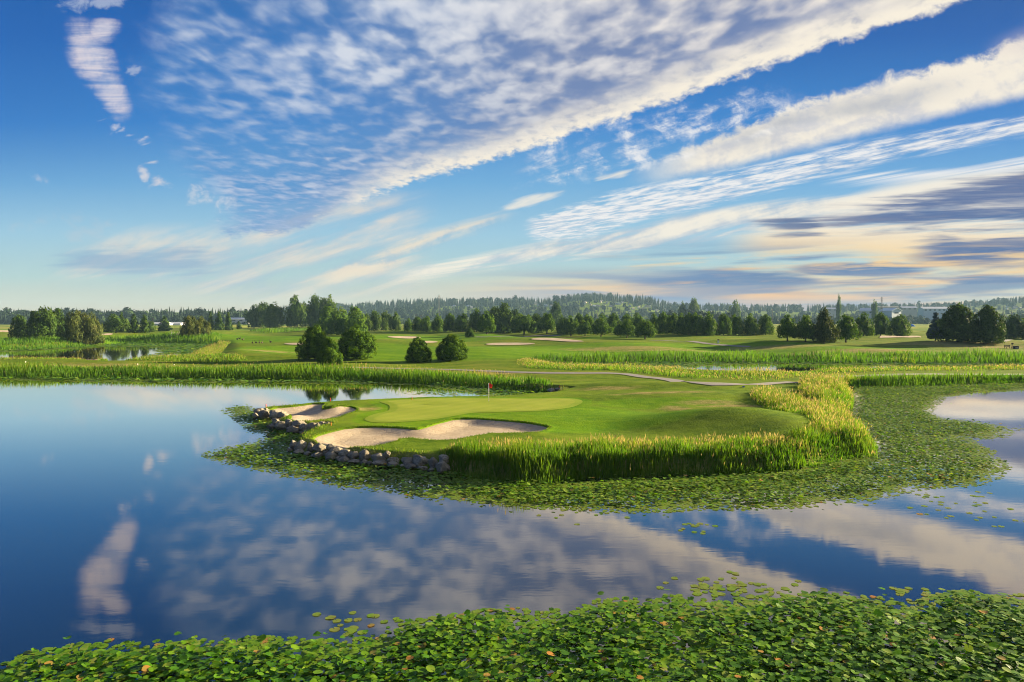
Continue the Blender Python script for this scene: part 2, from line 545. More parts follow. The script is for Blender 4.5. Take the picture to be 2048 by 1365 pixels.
def nth(i, n):
    """the i-th of n from the left, in words."""
    if i == 0:
        return 'leftmost'
    if i == n - 1:
        return 'rightmost'
    return (ORD[i] + ' from the left') if i <= n // 2 else (ORD[n - 1 - i] + ' from the right')


def material(name):
    m = bpy.data.materials.new(name)
    m.use_nodes = True
    nt = m.node_tree
    for n in list(nt.nodes):
        nt.nodes.remove(n)
    gg = G(nt)
    out = gg.node('ShaderNodeOutputMaterial')
    return m, gg, out


def bsdf(gg, out, col, rough=0.7, spec=0.3, normal=None, metal=0.0):
    b = gg.node('ShaderNodeBsdfPrincipled')
    gg.put(b.inputs['Base Color'], col)
    gg.put(b.inputs['Roughness'], rough)
    b.inputs['Specular IOR Level'].default_value = spec
    b.inputs['Metallic'].default_value = metal
    if normal is not None:
        gg.t.links.new(normal.s, b.inputs['Normal'])
    gg.t.links.new(b.outputs[0], out.inputs[0])
    return b


def bump(gg, h, strength, dist):
    n = gg.node('ShaderNodeBump')
    n.inputs['Strength'].default_value = strength
    n.inputs['Distance'].default_value = dist
    gg.put(n.inputs['Height'], h)
    return E(gg, n.outputs[0])


def attr(gg, name):
    n = gg.node('ShaderNodeAttribute', attribute_name=name)
    return E(gg, n.outputs['Fac'])


def pos(gg):
    n = gg.node('ShaderNodeNewGeometry')
    return E(gg, n.outputs['Position'])


def objpos(gg):
    n = gg.node('ShaderNodeTexCoord')
    return E(gg, n.outputs['Object'])


def scalev(gg, v, s):
    x, y, z = gg.sep(v)
    return gg.vec(x * s[0], y * s[1], z * s[2])


def plain(name, col, rough=0.7, spec=0.3, var=0.25, sc=3.0, metal=0.0):
    """a painted or cast surface with slight unevenness."""
    m, gg, out = material(name)
    n = gg.noise(objpos(gg), sc, 4.0, 0.6)
    c = gg.mix(n, tuple(k * (1 - var) for k in col), tuple(min(1, k * (1 + var)) for k in col))
    bsdf(gg, out, c, rough, spec, bump(gg, n, 0.15, 0.02), metal)
    return m


def leafmat(name, pts, trans=0.35, rough=0.55, spec=0.25, tcol=None, wide=0.15):
    """foliage: colour by the leaf's own 'tint', part of the light passes through."""
    m, gg, out = material(name)
    t = attr(gg, 'tint')
    n = gg.noise(objpos(gg), wide, 3.0, 0.6)
    c = gg.ramp((t + (n - 0.5) * 0.35).max(0.0), pts)
    b = gg.node('ShaderNodeBsdfPrincipled')
    gg.put(b.inputs['Base Color'], c)
    b.inputs['Roughness'].default_value = rough
    b.inputs['Specular IOR Level'].default_value = spec
    tr = gg.node('ShaderNodeBsdfTranslucent')
    k = gg.node('ShaderNodeMix', data_type='RGBA', blend_type='MULTIPLY')
    k.inputs[0].default_value = 1.0
    gg.put(k.inputs[6], c)
    k.inputs[7].default_value = (*(tcol or (1.5, 1.5, 0.6)), 1.0)
    gg.t.links.new(k.outputs[2], tr.inputs['Color'])
    mx = gg.node('ShaderNodeMixShader')
    mx.inputs[0].default_value = trans
    gg.t.links.new(b.outputs[0], mx.inputs[1])
    gg.t.links.new(tr.outputs[0], mx.inputs[2])
    gg.t.links.new(mx.outputs[0], out.inputs[0])
    return m


# ------------------------------------------------------------------ outlines of land and water
def poly_world(pts, z=0.0):
    return np.array([on_plane(x, y, z) for x, y in pts])


def sdf(poly, x, y):
    """signed distance to a closed outline, positive inside."""
    x = np.asarray(x, float)
    y = np.asarray(y, float)
    d2 = np.full(x.shape, 1e18)
    ins = np.zeros(x.shape, bool)
    n = len(poly)
    for i in range(n):
        ax, ay = poly[i]
        bx, by = poly[(i + 1) % n]
        ex, ey = bx - ax, by - ay
        t = np.clip(((x - ax) * ex + (y - ay) * ey) / (ex * ex + ey * ey + 1e-12), 0, 1)
        d2 = np.minimum(d2, (x - ax - t * ex) ** 2 + (y - ay - t * ey) ** 2)
        if ay != by:
            c = ((ay > y) != (by > y)) & (x < ex * (y - ay) / (by - ay) + ax)
            ins ^= c
    d = np.sqrt(d2)
    return np.where(ins, d, -d)


def sst(a, b, x):
    t = np.clip((x - a) / (b - a), 0, 1)
    return t * t * (3 - 2 * t)


PENINSULA = [(1135, 788), (1100, 797), (1000, 805), (850, 808), (740, 813), (660, 817), (590, 824), (530, 829), (512, 833), (510, 838), (525, 840), (560, 842), (576, 842), (566, 848),
             (548, 854), (541, 860), (552, 864), (580, 868), (615, 869), (642, 867), (620, 874), (592, 884), (579, 895), (577, 904), (592, 910), (625, 915), (660, 922), (695, 928),
             (730, 932), (770, 936), (815, 939), (860, 944), (895, 948), (930, 955), (985, 962), (1040, 968), (1100, 966), (1160, 958), (1250, 955), (1350, 951), (1450, 949),
             (1550, 945), (1630, 932), (1700, 915), (1745, 905), (1752, 893), (1738, 876), (1710, 851), (1694, 836), (1665, 822), (1698, 813), (1702, 800), (1700, 776)]
LAND = np.vstack([
    [(-6500, 112), (-700, 112)],
    poly_world([(-120, 754), (0, 754), (250, 756), (450, 758), (700, 761), (880, 769), (1000, 778), (1090, 784)]),
    poly_world(PENINSULA),
    poly_world([(1813, 773), (1951, 768), (2048, 767), (2200, 766)]),
    [(700, 104), (6500, 104), (6500, 9000), (-6500, 9000)]])
POND_L = poly_world([(-200, 705), (-80, 698), (0, 699), (100, 695), (200, 690), (250, 687), (330, 687), (432, 689), (436, 700), (425, 718), (380, 722), (320, 722), (250, 726), (180, 723), (90, 722), (0, 722), (-100, 724), (-200, 720)])
POND_R = poly_world([(1110, 731), (1140, 725), (1300, 722), (1500, 722), (1800, 723), (2100, 724), (2400, 728), (2400, 740), (2048, 737), (1800, 738), (1650, 742), (1570, 746), (1450, 744), (1340, 740), (1200, 735)])

BUNK_A = [(538, 819), (555, 815), (582, 813), (605, 810), (626, 807), (652, 807.5), (646, 815), (645, 820.5), (664, 820.5), (681, 818), (705, 817), (716, 820.5), (705, 828), (681, 835),
          (652, 839), (623, 842), (590, 842.5), (579, 838), (583, 832), (576, 828), (558, 825.5), (541, 823.5)]
BUNK_B = [(624, 880.5), (634, 873), (658, 866), (687, 859), (716, 856), (752, 855), (796, 857), (834, 860), (851, 856), (875, 848), (904, 841), (927, 839), (957, 839), (980, 841),
          (1005, 843.5), (1056, 848), (1087, 852), (1101, 855.5), (1092, 862), (1076, 867), (1031, 869), (980, 869), (948, 875), (913, 882), (875, 883.5), (845, 882), (822, 879),
          (798, 881), (797, 885), (775, 891), (752, 895), (716, 897.5), (687, 897), (658, 892), (634, 886.5)]
GREEN = [(760, 804), (778, 812), (775, 822), (752, 829), (730, 838), (734, 842.5), (752, 845.5), (796, 845.5), (854, 841), (898, 835), (942, 827), (980, 826), (1031, 824), (1082, 822.5),
         (1120, 819), (1145, 814), (1163, 807), (1163, 802), (1145, 799), (1107, 797.5), (1056, 797.5), (980, 797), (898, 796), (825, 798.5), (781, 801)]
ZG = 0.95
BUNK_A_W, BUNK_B_W, GREEN_W = poly_world(BUNK_A, ZG), poly_world(BUNK_B, ZG - 0.1), poly_world(GREEN, ZG)

# mounds: pixel of the centre (on z = 1), half widths in metres, height
MOUNDS = [(1470, 838, 7.0, 5.0, 1.15), (1590, 862, 5.0, 5.0, 0.8), (1390, 790, 10, 5, 0.55), (668, 813.5, 2.0, 1.6, 0.40), (700, 826, 2.0, 2.0, 0.15), (1290, 812, 5, 4, -0.35), (1230, 850, 4.5, 4, -0.40), (1120, 835, 5, 3, 0.12), (1250, 772, 12, 4, 0.6), (1430, 775, 9, 4, 0.55),
          (520, 712, 14, 9, 1.0), (600, 726, 16, 7, 0.7), (440, 678, 26, 18, 1.6), (860, 690, 40, 25, 0.5), (1250, 690, 40, 22, 0.7), (1560, 690, 30, 16, 1.2), (1760, 682, 40, 20, 1.0),
          (300, 672, 50, 30, 0.9), (1090, 672, 30, 18, 0.9), (1420, 676, 30, 20, 1.0), (980, 668, 40, 20, 0.8), (700, 668, 40, 25, 0.7), (1900, 690, 30, 12, 0.8), (150, 676, 40, 20, 0.8)]
MW = [(*on_plane(a, b, 1.2), rx, ry, h) for a, b, rx, ry, h in MOUNDS]
wr = np.random.default_rng(3)
WAVES = [(wr.uniform(0.05, 0.16), wr.uniform(0, 6.28), wr.uniform(0, 6.28)) for _ in range(10)]
HILL_Y = 2600.0
SKYLINE = [(-600, 606), (-200, 612), (0, 617), (60, 616), (120, 612), (160, 611), (200, 615), (300, 613), (380, 612), (410, 614), (450, 613), (520, 614), (600, 612), (690, 608), (740, 604), (800, 600), (880, 597),
           (960, 598), (1100, 597), (1150, 589), (1200, 588), (1300, 593), (1325, 603), (1500, 604), (1700, 606), (1900, 603), (1990, 597), (2048, 590), (2300, 584), (2700, 590)]
SKX = np.array([uv_of(a, b)[0] for a, b in SKYLINE])
SKV = np.array([uv_of(a, b)[1] for a, b in SKYLINE])
BASE_Y = [0, 95, 106, 125, 150, 250, 350, 600, 1200, 9000]
BASE_Z = [0.95, 0.95, 0.65, 0.75, 0.85, 1.5, 2.1, 2.4, 2.2, 2.2]


def shore(x, y):
    d = sdf(LAND, x, y)
    return np.minimum(d, np.minimum(-sdf(POND_L, x, y), -sdf(POND_R, x, y)))


def ground(x, y, sd=None):
    """land height without the sand hollows."""
    x = np.asarray(x, float)
    y = np.asarray(y, float)
    if sd is None:
        sd = shore(x, y)
    base = np.interp(y, BASE_Y, BASE_Z)
    wide = np.where(y < 98, 1.1, 7.0)
    h = base * (0.35 * sst(0.0, 1.0, sd) + 0.65 * sst(0.0, wide, sd))
    m = np.zeros_like(x)
    for cx, cyy, rx, ry, hh in MW:
        m = m + hh * np.exp(-((x - cx) / rx) ** 2 - ((y - cyy) / ry) ** 2)
    w = np.zeros_like(x)
    for k, a, p in WAVES:
        w = w + np.sin(k * (x * math.cos(a) + y * 0.6 * math.sin(a)) + p)
    far = sst(100, 160, y) * (1 - sst(900, 1400, y))
    h = h + m * sst(0.5, 5.0, sd) + w * 0.22 * far * sst(3.0, 30.0, sd) + 0.02 * np.sin(x * 0.9) * np.sin(y * 0.7 + 1.0) * sst(0.5, 5.0, sd)
    u = x / np.maximum(y, 1.0)
    top = np.interp(u, SKX, SKV) * HILL_Y + CAM_H - 26.0
    h = h + np.maximum(top, 0.0) * sst(1500, HILL_Y, y) * (0.9 + 0.1 * np.sin(x * 0.004 + 1.0))
    under = -0.10 - 1.1 * sst(0.0, 4.0, -sd)
    return np.where(sd > 0, np.maximum(h, 0.02), under)


def sand_level(x, y, d):
    """surface of the sand d metres inside the bunker's edge."""
    return ground(x, y) - 0.10 - 0.32 * sst(0.0, 2.2, d)


def hit(px, py, lift=0.0):
    """where the sight line through a pixel meets the ground."""
    dx, dy, dz = ray(px, py)
    t = np.geomspace(30, 6000, 900)
    z = CAM_H + dz * t - lift
    gz = np.maximum(ground(dx * t, dy * t), 0.0)
    below = np.nonzero(z <= gz)[0]
    i = below[0] if len(below) else len(t) - 1
    a, b = t[max(i - 1, 0)], t[i]
    for _ in range(18):
        c = 0.5 * (a + b)
        if CAM_H + dz * c - lift <= max(float(ground(dx * c, dy * c)), 0.0):
            b = c
        else:
            a = c
    return dx * b, dy * b, float(ground(dx * b, dy * b))


# ------------------------------------------------------------------ the ground: one sheet
def spots(pts):
    return [(*hit(a, b)[:2], rx, ry) for a, b, rx, ry in pts]


DRY = spots([(1420, 805, 5, 2.0), (1350, 817, 2.2, 2.5), (1480, 812, 6, 1.5), (1215, 777, 6, 2), (1330, 785, 10, 2), (735, 818, 1.8, 2.2), (300, 733, 30, 6), (60, 733, 24, 6), (560, 740, 20, 4), (800, 742, 22, 3.5), (1000, 746, 14, 4), (1900, 688, 30, 12),
             (1700, 702, 40, 8), (1560, 694, 30, 8), (1960, 694, 30, 8), (1250, 696, 30, 10), (1340, 700, 26, 5), (540, 703, 12, 6), (1130, 676, 20, 8), (150, 682, 16, 8), (650, 884, 1.6, 1.6), (690, 862, 1.2, 1.2)])
FAIR = spots([(1240, 835, 8, 5), (1000, 850, 10, 4), (1100, 830, 12, 8), (1330, 806, 8, 3), (900, 700, 45, 30), (1150, 700, 60, 25), (660, 700, 30, 20), (1300, 700, 50, 20), (420, 690, 40, 22), (1440, 695, 30, 12), (250, 678, 60, 25), (1600, 696, 40, 10), (900, 678, 80, 40), (500, 674, 40, 40), (600, 830, 3, 3)])
ys = np.concatenate([np.geomspace(4, 36, 26), np.geomspace(36, 100, 230)[1:], np.geomspace(100, 420, 190)[1:], np.geomspace(420, 8500, 110)[1:]])
us = np.concatenate([np.linspace(-4, -0.98, 24), np.linspace(-0.95, 0.95, 680), np.linspace(0.98, 4, 24)])
UU, YY = np.meshgrid(us, ys)
XX = UU * YY
SD = shore(XX, YY)
ZZ = ground(XX, YY, SD)
for bw_ in (BUNK_A_W, BUNK_B_W):
    k = (YY > 35) & (YY < 100) & (np.abs(UU) < 0.6)
    d = sdf(bw_, XX[k], YY[k])
    z0 = ZZ[k]
    z0 = np.where(d > -0.02, z0 - (0.18 + 0.45 * sst(0.0, 2.0, d)) * sst(-0.02, 0.16, d), z0 + 0.05 * np.exp(-(d / 0.5) ** 2))
    ZZ[k] = z0


def blobs(lst, x, y, p=2.0):
    a = np.zeros_like(x)
    for cx, cyy, rx, ry in lst:
        a = np.maximum(a, np.exp(-(((x - cx) / rx) ** 2 + ((y - cyy) / ry) ** 2)))
    return a


dry = np.maximum(blobs(DRY, XX, YY), 0.75 * np.exp(-((SD - 0.7) / 0.7) ** 2) * (YY < 98))
fair = np.maximum(blobs(FAIR, XX, YY), np.where(YY < 100, 0.3, 0.12) * (SD > 0))
fair = np.maximum(fair, np.where(YY < 100, 1.0, 0) * sst(-2.2, 0.0, sdf(GREEN_W, XX, YY)) * 0.9)
field = sst(420, 520, YY + 40 * np.sin(XX * 0.01)) * (1 - sst(1300, 1500, YY))
nr, nc = XX.shape
idx = np.arange(nr * nc).reshape(nr, nc)
quads = np.stack([idx[:-1, :-1], idx[:-1, 1:], idx[1:, 1:], idx[1:, :-1]], -1).reshape(-1, 4)

m_turf, gg, out = material('turf')
P = pos(gg)
a_dry, a_fair, a_field = attr(gg, 'dry'), attr(gg, 'fair'), attr(gg, 'field')
n1 = gg.noise(scalev(gg, P, (0.10, 0.16, 0.2)), 1.0, 5.0, 0.6)
n2 = gg.noise(scalev(gg, P, (0.7, 0.9, 1.0)), 1.0, 5.0, 0.65)
n3 = gg.noise(scalev(gg, P, (6.0, 6.0, 6.0)), 1.0, 3.0, 0.6)
n4 = gg.noise(scalev(gg, P, (0.022, 0.05, 0.05)), 1.0, 4.0, 0.6)
rough_c = gg.mix(gg.step(n2 * 0.6 + n3 * 0.4, 0.35, 0.65), (0.050, 0.104, 0.006), (0.118, 0.178, 0.012))
rough_c = gg.mix(gg.step(n1, 0.42, 0.66) * 0.6, rough_c, (0.175, 0.190, 0.026))
fair_c = gg.mix(gg.step(n2 * 0.5 + n1 * 0.5, 0.36, 0.62), (0.066, 0.168, 0.005), (0.140, 0.238, 0.008))
fair_c = gg.mix(n3 * 0.35, fair_c, (0.06, 0.12, 0.008))
gx_, gy2_, gz_ = gg.sep(P)
mow = gg.step(gg.m('SINE', (gx_ * 0.34 + gy2_ * 0.94) * 0.9 + n1 * 2.5), -0.35, 0.35)
fair_c = gg.mix(mow * 0.24, fair_c, (0.052, 0.140, 0.004))
c = gg.mix(gg.step(a_fair + (n1 - 0.5) * 0.5 + (n2 - 0.5) * 0.15, 0.22, 0.50), rough_c, fair_c)
dry_c = gg.mix(gg.step(n2 * 0.5 + n3 * 0.5, 0.36, 0.64), (0.17, 0.150, 0.045), (0.34, 0.255, 0.115))
c = gg.mix(gg.step(a_dry + (n2 - 0.5) * 0.9 + (n1 - 0.5) * 0.4, 0.42, 1.05) * 0.75, c, dry_c)
field_c = gg.mix(gg.step(n4, 0.42, 0.58), (0.095, 0.165, 0.020), (0.225, 0.235, 0.050))
c = gg.mix(a_field, c, field_c)
bsdf(gg, out, c, 0.95, 0.02, bump(gg, n2 * 1.4 + n3, 0.6, 0.09))
terrain = build('ground', np.stack([XX, YY, ZZ], -1).reshape(-1, 3), quads, m_turf,
                {'dry': dry.ravel(), 'fair': fair.ravel(), 'field': field.ravel()}, smooth=True)
tag(terrain, 'mown golf course grass with mounds and dry patches', kind='structure')

# ------------------------------------------------------------------ water
m_water, gg, out = material('pond_water')
P = pos(gg)
w1 = gg.noise(scalev(gg, P, (0.55, 1.5, 1.0)), 1.0, 3.0, 0.55, 0.3)
w2 = gg.noise(scalev(gg, P, (2.0, 6.0, 1.0)), 1.0, 2.0, 0.5)
w3 = gg.noise(scalev(gg, P, (0.05, 0.06, 1.0)), 1.0, 2.0, 0.5)
hgt = w1 * 0.6 + w2 * gg.step(w3, 0.40, 0.62) * 0.22
nb = bump(gg, hgt, 0.20, 0.012)
gl = gg.node('ShaderNodeBsdfGlossy')
gl.inputs['Color'].default_value = (1.0, 0.91, 0.83, 1)
gl.inputs['Roughness'].default_value = 0.035
gg.t.links.new(nb.s, gl.inputs['Normal'])
df = gg.node('ShaderNodeBsdfDiffuse')
df.inputs['Color'].default_value = (0.004, 0.009, 0.018, 1)
fr = gg.node('ShaderNodeFresnel')
fr.inputs['IOR'].default_value = 1.62
mx = gg.node('ShaderNodeMixShader')
fac = gg.m('POWER', E(gg, fr.outputs[0]), 0.92)
fac = gg.m('MULTIPLY', fac, 1.8, clamp=True)
gg.t.links.new(fac.s, mx.inputs[0])
gg.t.links.new(df.outputs[0], mx.inputs[1])
gg.t.links.new(gl.outputs[0], mx.inputs[2])
gg.t.links.new(mx.outputs[0], out.inputs[0])
water = build('water', [(-600, -60, 0), (700, -60, 0), (700, 330, 0), (-600, 330, 0)], np.array([[0, 1, 2, 3]]), m_water)
tag(water, 'still dark pond mirroring the evening clouds', kind='structure')


# ------------------------------------------------------------------ sheets lying on the ground: sand, putting green, cart paths
def dense(poly, step):
    o = []
    n = len(poly)
    for i in range(n):
        a, b, p, q = poly[i], poly[(i + 1) % n], poly[i - 1], poly[(i + 2) % n]
        k = max(1, int(np.hypot(*(b - a)) / step))
        for j in range(k):
            t = j / k
            # Catmull-Rom: outlines run in curves
            o.append(0.5 * ((2 * a) + (b - p) * t + (2 * p - 5 * a + 4 * b - q) * t * t + (3 * a - p - 3 * b + q) * t ** 3))
    return np.array(o)


def sheet(name, poly, step, zfun, mat, edge=0.25):
    ring = dense(np.asarray(poly), edge)
    x0, y0 = ring.min(0)
    x1, y1 = ring.max(0)
    gx, gy = np.meshgrid(np.arange(x0, x1, step), np.arange(y0, y1, step))
    d = sdf(ring, gx.ravel(), gy.ravel())
    inner = np.stack([gx.ravel(), gy.ravel()], -1)[d > edge * 0.6]
    pts = [Vector(p) for p in ring] + [Vector(p) for p in inner]
    n = len(ring)
    v, _, f, _, _, _ = delaunay_2d_cdt(pts, [], [list(range(n))], 1, 1e-4)
    v = np.array([tuple(p) for p in v])
    dd = np.maximum(sdf(ring, v[:, 0], v[:, 1]), 0)
    z = zfun(v[:, 0], v[:, 1], dd)
    tri = np.array([t for t in f if len(t) == 3])
    return build(name, np.column_stack([v, z]), tri, mat, {'edge': dd}, smooth=True)


m_sand, gg, out = material('bunker_sand')
P = pos(gg)
s1 = gg.noise(scalev(gg, P, (0.5, 0.5, 0.5)), 1.0, 5.0, 0.6)
s2 = gg.noise(scalev(gg, P, (7.0, 16.0, 7.0)), 1.0, 4.0, 0.6, 0.4)
s3 = gg.noise(scalev(gg, P, (30.0, 30.0, 30.0)), 1.0, 2.0, 0.6)
s4 = gg.noise(scalev(gg, P, (1.6, 3.2, 2.0)), 1.0, 4.0, 0.6, 1.2)
px0, py0, pz0 = gg.sep(P)
cxb, cyb = on_plane(720, 885, 0.6)
ring_d = gg.m('SQRT', (px0 - cxb) * (px0 - cxb) + (py0 - cyb) * (py0 - cyb) * 0.7) + s1 * 0.5
rake = (gg.m('SINE', ring_d * 17.0 + s4 * 3.0) * 0.5 + 0.5) * gg.step(ring_d, 3.2, 1.6)
foot = gg.step(gg.noise(scalev(gg, P, (3.5, 3.5, 3.5)), 1.0, 2.0, 0.5), 0.56, 0.66)
c = gg.mix(gg.step(s1 * 0.5 + s4 * 0.5, 0.34, 0.66), (0.330, 0.262, 0.182), (0.460, 0.385, 0.285))
c = gg.mix(s3 * 0.3, c, (0.24, 0.20, 0.15))
c = gg.mix(foot * 0.30, c, (0.22, 0.175, 0.12))
c = gg.mix(rake * 0.10, c, (0.26, 0.20, 0.135))
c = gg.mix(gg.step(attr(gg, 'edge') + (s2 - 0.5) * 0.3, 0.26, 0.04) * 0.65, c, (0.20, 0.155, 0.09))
bsdf(gg, out, c, 0.95, 0.1, bump(gg, s2 * 0.8 + s3 * 0.4 + s4 * 0.5 + rake * 0.25 - foot * 0.5, 0.8, 0.06))

m_green, gg, out = material('putting_turf')
P = pos(gg)
s1 = gg.noise(scalev(gg, P, (0.25, 0.35, 0.5)), 1.0, 4.0, 0.6)
s2 = gg.noise(scalev(gg, P, (9.0, 9.0, 9.0)), 1.0, 3.0, 0.6)
c = gg.mix(gg.step(s1 * 0.7 + s2 * 0.3, 0.34, 0.66), (0.190, 0.245, 0.026), (0.245, 0.285, 0.040))
gx_, gy2_, gz_ = gg.sep(P)
mow = gg.step(gg.m('SINE', (gx_ * 0.80 - gy2_ * 0.60) * 3.4), -0.3, 0.3)
c = gg.mix(mow * 0.22, c, (0.150, 0.222, 0.020))
c = gg.mix(gg.step(attr(gg, 'edge'), 1.0, 0.7) * 0.55, c, (0.13, 0.21, 0.014))
bsdf(gg, out, c, 0.9, 0.03, bump(gg, s2, 0.25, 0.02))

m_path, gg, out = material('path_asphalt')
P = pos(gg)
s1 = gg.noise(P, 0.6, 5.0, 0.6)
s2 = gg.noise(P, 25.0, 2.0, 0.6)
c = gg.mix(s1 * 0.7 + s2 * 0.3, (0.125, 0.12, 0.115), (0.215, 0.205, 0.195))
bsdf(gg, out, c, 0.9, 0.2, bump(gg, s2, 0.3, 0.01))

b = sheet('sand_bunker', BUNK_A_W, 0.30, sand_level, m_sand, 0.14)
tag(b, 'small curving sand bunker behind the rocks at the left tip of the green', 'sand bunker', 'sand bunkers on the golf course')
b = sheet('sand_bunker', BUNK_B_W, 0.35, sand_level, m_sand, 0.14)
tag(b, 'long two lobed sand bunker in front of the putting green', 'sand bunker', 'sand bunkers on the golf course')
o = sheet('putting_green', GREEN_W, 0.5, lambda x, y, d: ground(x, y) + 0.025 + 0.02 * sst(0, 1, d), m_green, 0.2)
tag(o, 'smooth pale putting green with a red flag', 'putting green')

FAR_BUNK = [([(775, 674.5), (800, 673), (830, 673.5), (842, 676), (825, 678), (800, 677.5)], 'pale sand bunker on the fairway between the three bushes and the lone round bush'),
            ([(845, 684), (862, 683), (876, 685), (862, 687), (848, 687)], 'short sand bunker peeking out just above the round bush pair'),
            ([(972, 689), (990, 687), (1030, 686.5), (1068, 687.5), (1060, 690), (1010, 691.5), (980, 691)], 'long thin sand bunker right of the round bush'),
            ([(1063, 680), (1075, 677), (1110, 677.5), (1150, 681), (1168, 684), (1140, 684.5), (1100, 682)], 'curved sand bunker below the tree row in the middle'),
            ([(568, 688.5), (590, 687), (606, 688), (606, 691), (580, 690.5)], 'sand bunker left of the three clustered bushes'),
            ([(1760, 674), (1790, 672.5), (1838, 673), (1834, 675.5), (1790, 676), (1770, 676.5)], 'pale sand bunker before the three hedge trees on the right'),
            ([(198, 669), (215, 667.5), (226, 668.5), (220, 671), (202, 671)], 'small sand bunker right of the willow on the left'),
            ([(340, 667.5), (356, 665.5), (370, 666), (368, 668.5), (350, 669.5)], 'small sand bunker left of the pale willow pair'),
            ([(-10, 662), (10, 661.5), (25, 662.5), (22, 664.5), (0, 665)], 'sand bunker at the far left edge of the course')]
for pts, lab in FAR_BUNK:
    w = np.array([hit(a, b_)[:2] for a, b_ in pts])
    if abs(w[:, 1].max() - w[:, 1].min()) > 120:
        continue
    o = sheet('sand_bunker', w, max(1.5, np.ptp(w[:, 0]) / 30), lambda x, y, d: ground(x, y) + 0.16, m_sand, 1.0)
    tag(o, lab, 'sand bunker', 'sand bunkers on the golf course')


def ribbon(name, pts, width, mat, label):
    w = np.array([hit(a, b_)[:2] for a, b_ in pts])
    out_ = []
    n = len(w)
    for i in range(n - 1):
        a, b_, p, q = w[i], w[i + 1], w[max(i - 1, 0)], w[min(i + 2, n - 1)]
        k = max(2, int(np.hypot(*(b_ - a)) / 1.5))
        for j in range(k):
            t = j / k
            out_.append(0.5 * ((2 * a) + (b_ - p) * t + (2 * p - 5 * a + 4 * b_ - q) * t * t + (3 * a - p - 3 * b_ + q) * t ** 3))
    c_ = np.array(out_ + [w[-1]])
    tg = np.gradient(c_, axis=0)
    tg /= np.linalg.norm(tg, axis=1)[:, None] + 1e-9
    nn = np.stack([-tg[:, 1], tg[:, 0]], -1)
    cols = np.linspace(-0.5, 0.5, 5)
    v = (c_[:, None, :] + nn[:, None, :] * (cols * width)[None, :, None]).reshape(-1, 2)
    z = ground(v[:, 0], v[:, 1]) + 0.07
    m = len(c_)
    ii = np.arange(m * 5).reshape(m, 5)
    q = np.stack([ii[:-1, :-1], ii[1:, :-1], ii[1:, 1:], ii[:-1, 1:]], -1).reshape(-1, 4)
    return tag(build(name, np.column_stack([v, z]), q, mat, smooth=True), label, kind='structure')


ribbon('cart_path', [(600, 738), (700, 736), (800, 738), (900, 740), (1000, 744), (1092, 747), (1160, 747.5), (1211, 747), (1250, 749), (1290, 755), (1343, 761), (1395, 765.5), (1480, 768.5), (1540, 768), (1590, 765)], 2.6, m_path, 'grey cart path winding behind the green')
ribbon('cart_path', [(1650, 756), (1680, 754), (1726, 753), (1829, 749.5), (1958, 750), (2060, 750)], 2.6, m_path, 'grey cart path between the reeds on the right')
ribbon('cart_path', [(1300, 681), (1345, 682.5), (1395, 685), (1448, 691), (1500, 694)], 2.8, m_path, 'grey cart path past the white marker post')
ribbon('cart_path', [(950, 674.5), (1000, 673.5), (1060, 673), (1120, 672)], 2.8, m_path, 'grey cart path below the middle tree row')
ribbon('cart_path', [(1975, 683), (2010, 681), (2060, 680)], 3.2, m_path, 'pale cart path at the right edge behind the bench')

# ------------------------------------------------------------------ reeds and tall grass
def inside_points(poly, n_per_m2, rg):
    x0, y0 = poly.min(0)
    x1, y1 = poly.max(0)
    n = int((x1 - x0) * (y1 - y0) * n_per_m2)
    x = rg.uniform(x0, x1, n)
    y = rg.uniform(y0, y1, n)
    d = sdf(poly, x, y)
    k = d > 0
    return x[k], y[k], d[k]


def clump_noise(x, y, s, seed):
    r = np.random.default_rng(seed)
    a = np.zeros_like(x)
    for i in range(6):
        k = r.uniform(0.6, 1.7) / s
        t = r.uniform(0, 6.28)
        a = a + np.sin(k * 6.28 * (x * np.cos(t) + y * np.sin(t)) / 2 + r.uniform(0, 6.28))
    return a / 6 + 0.0


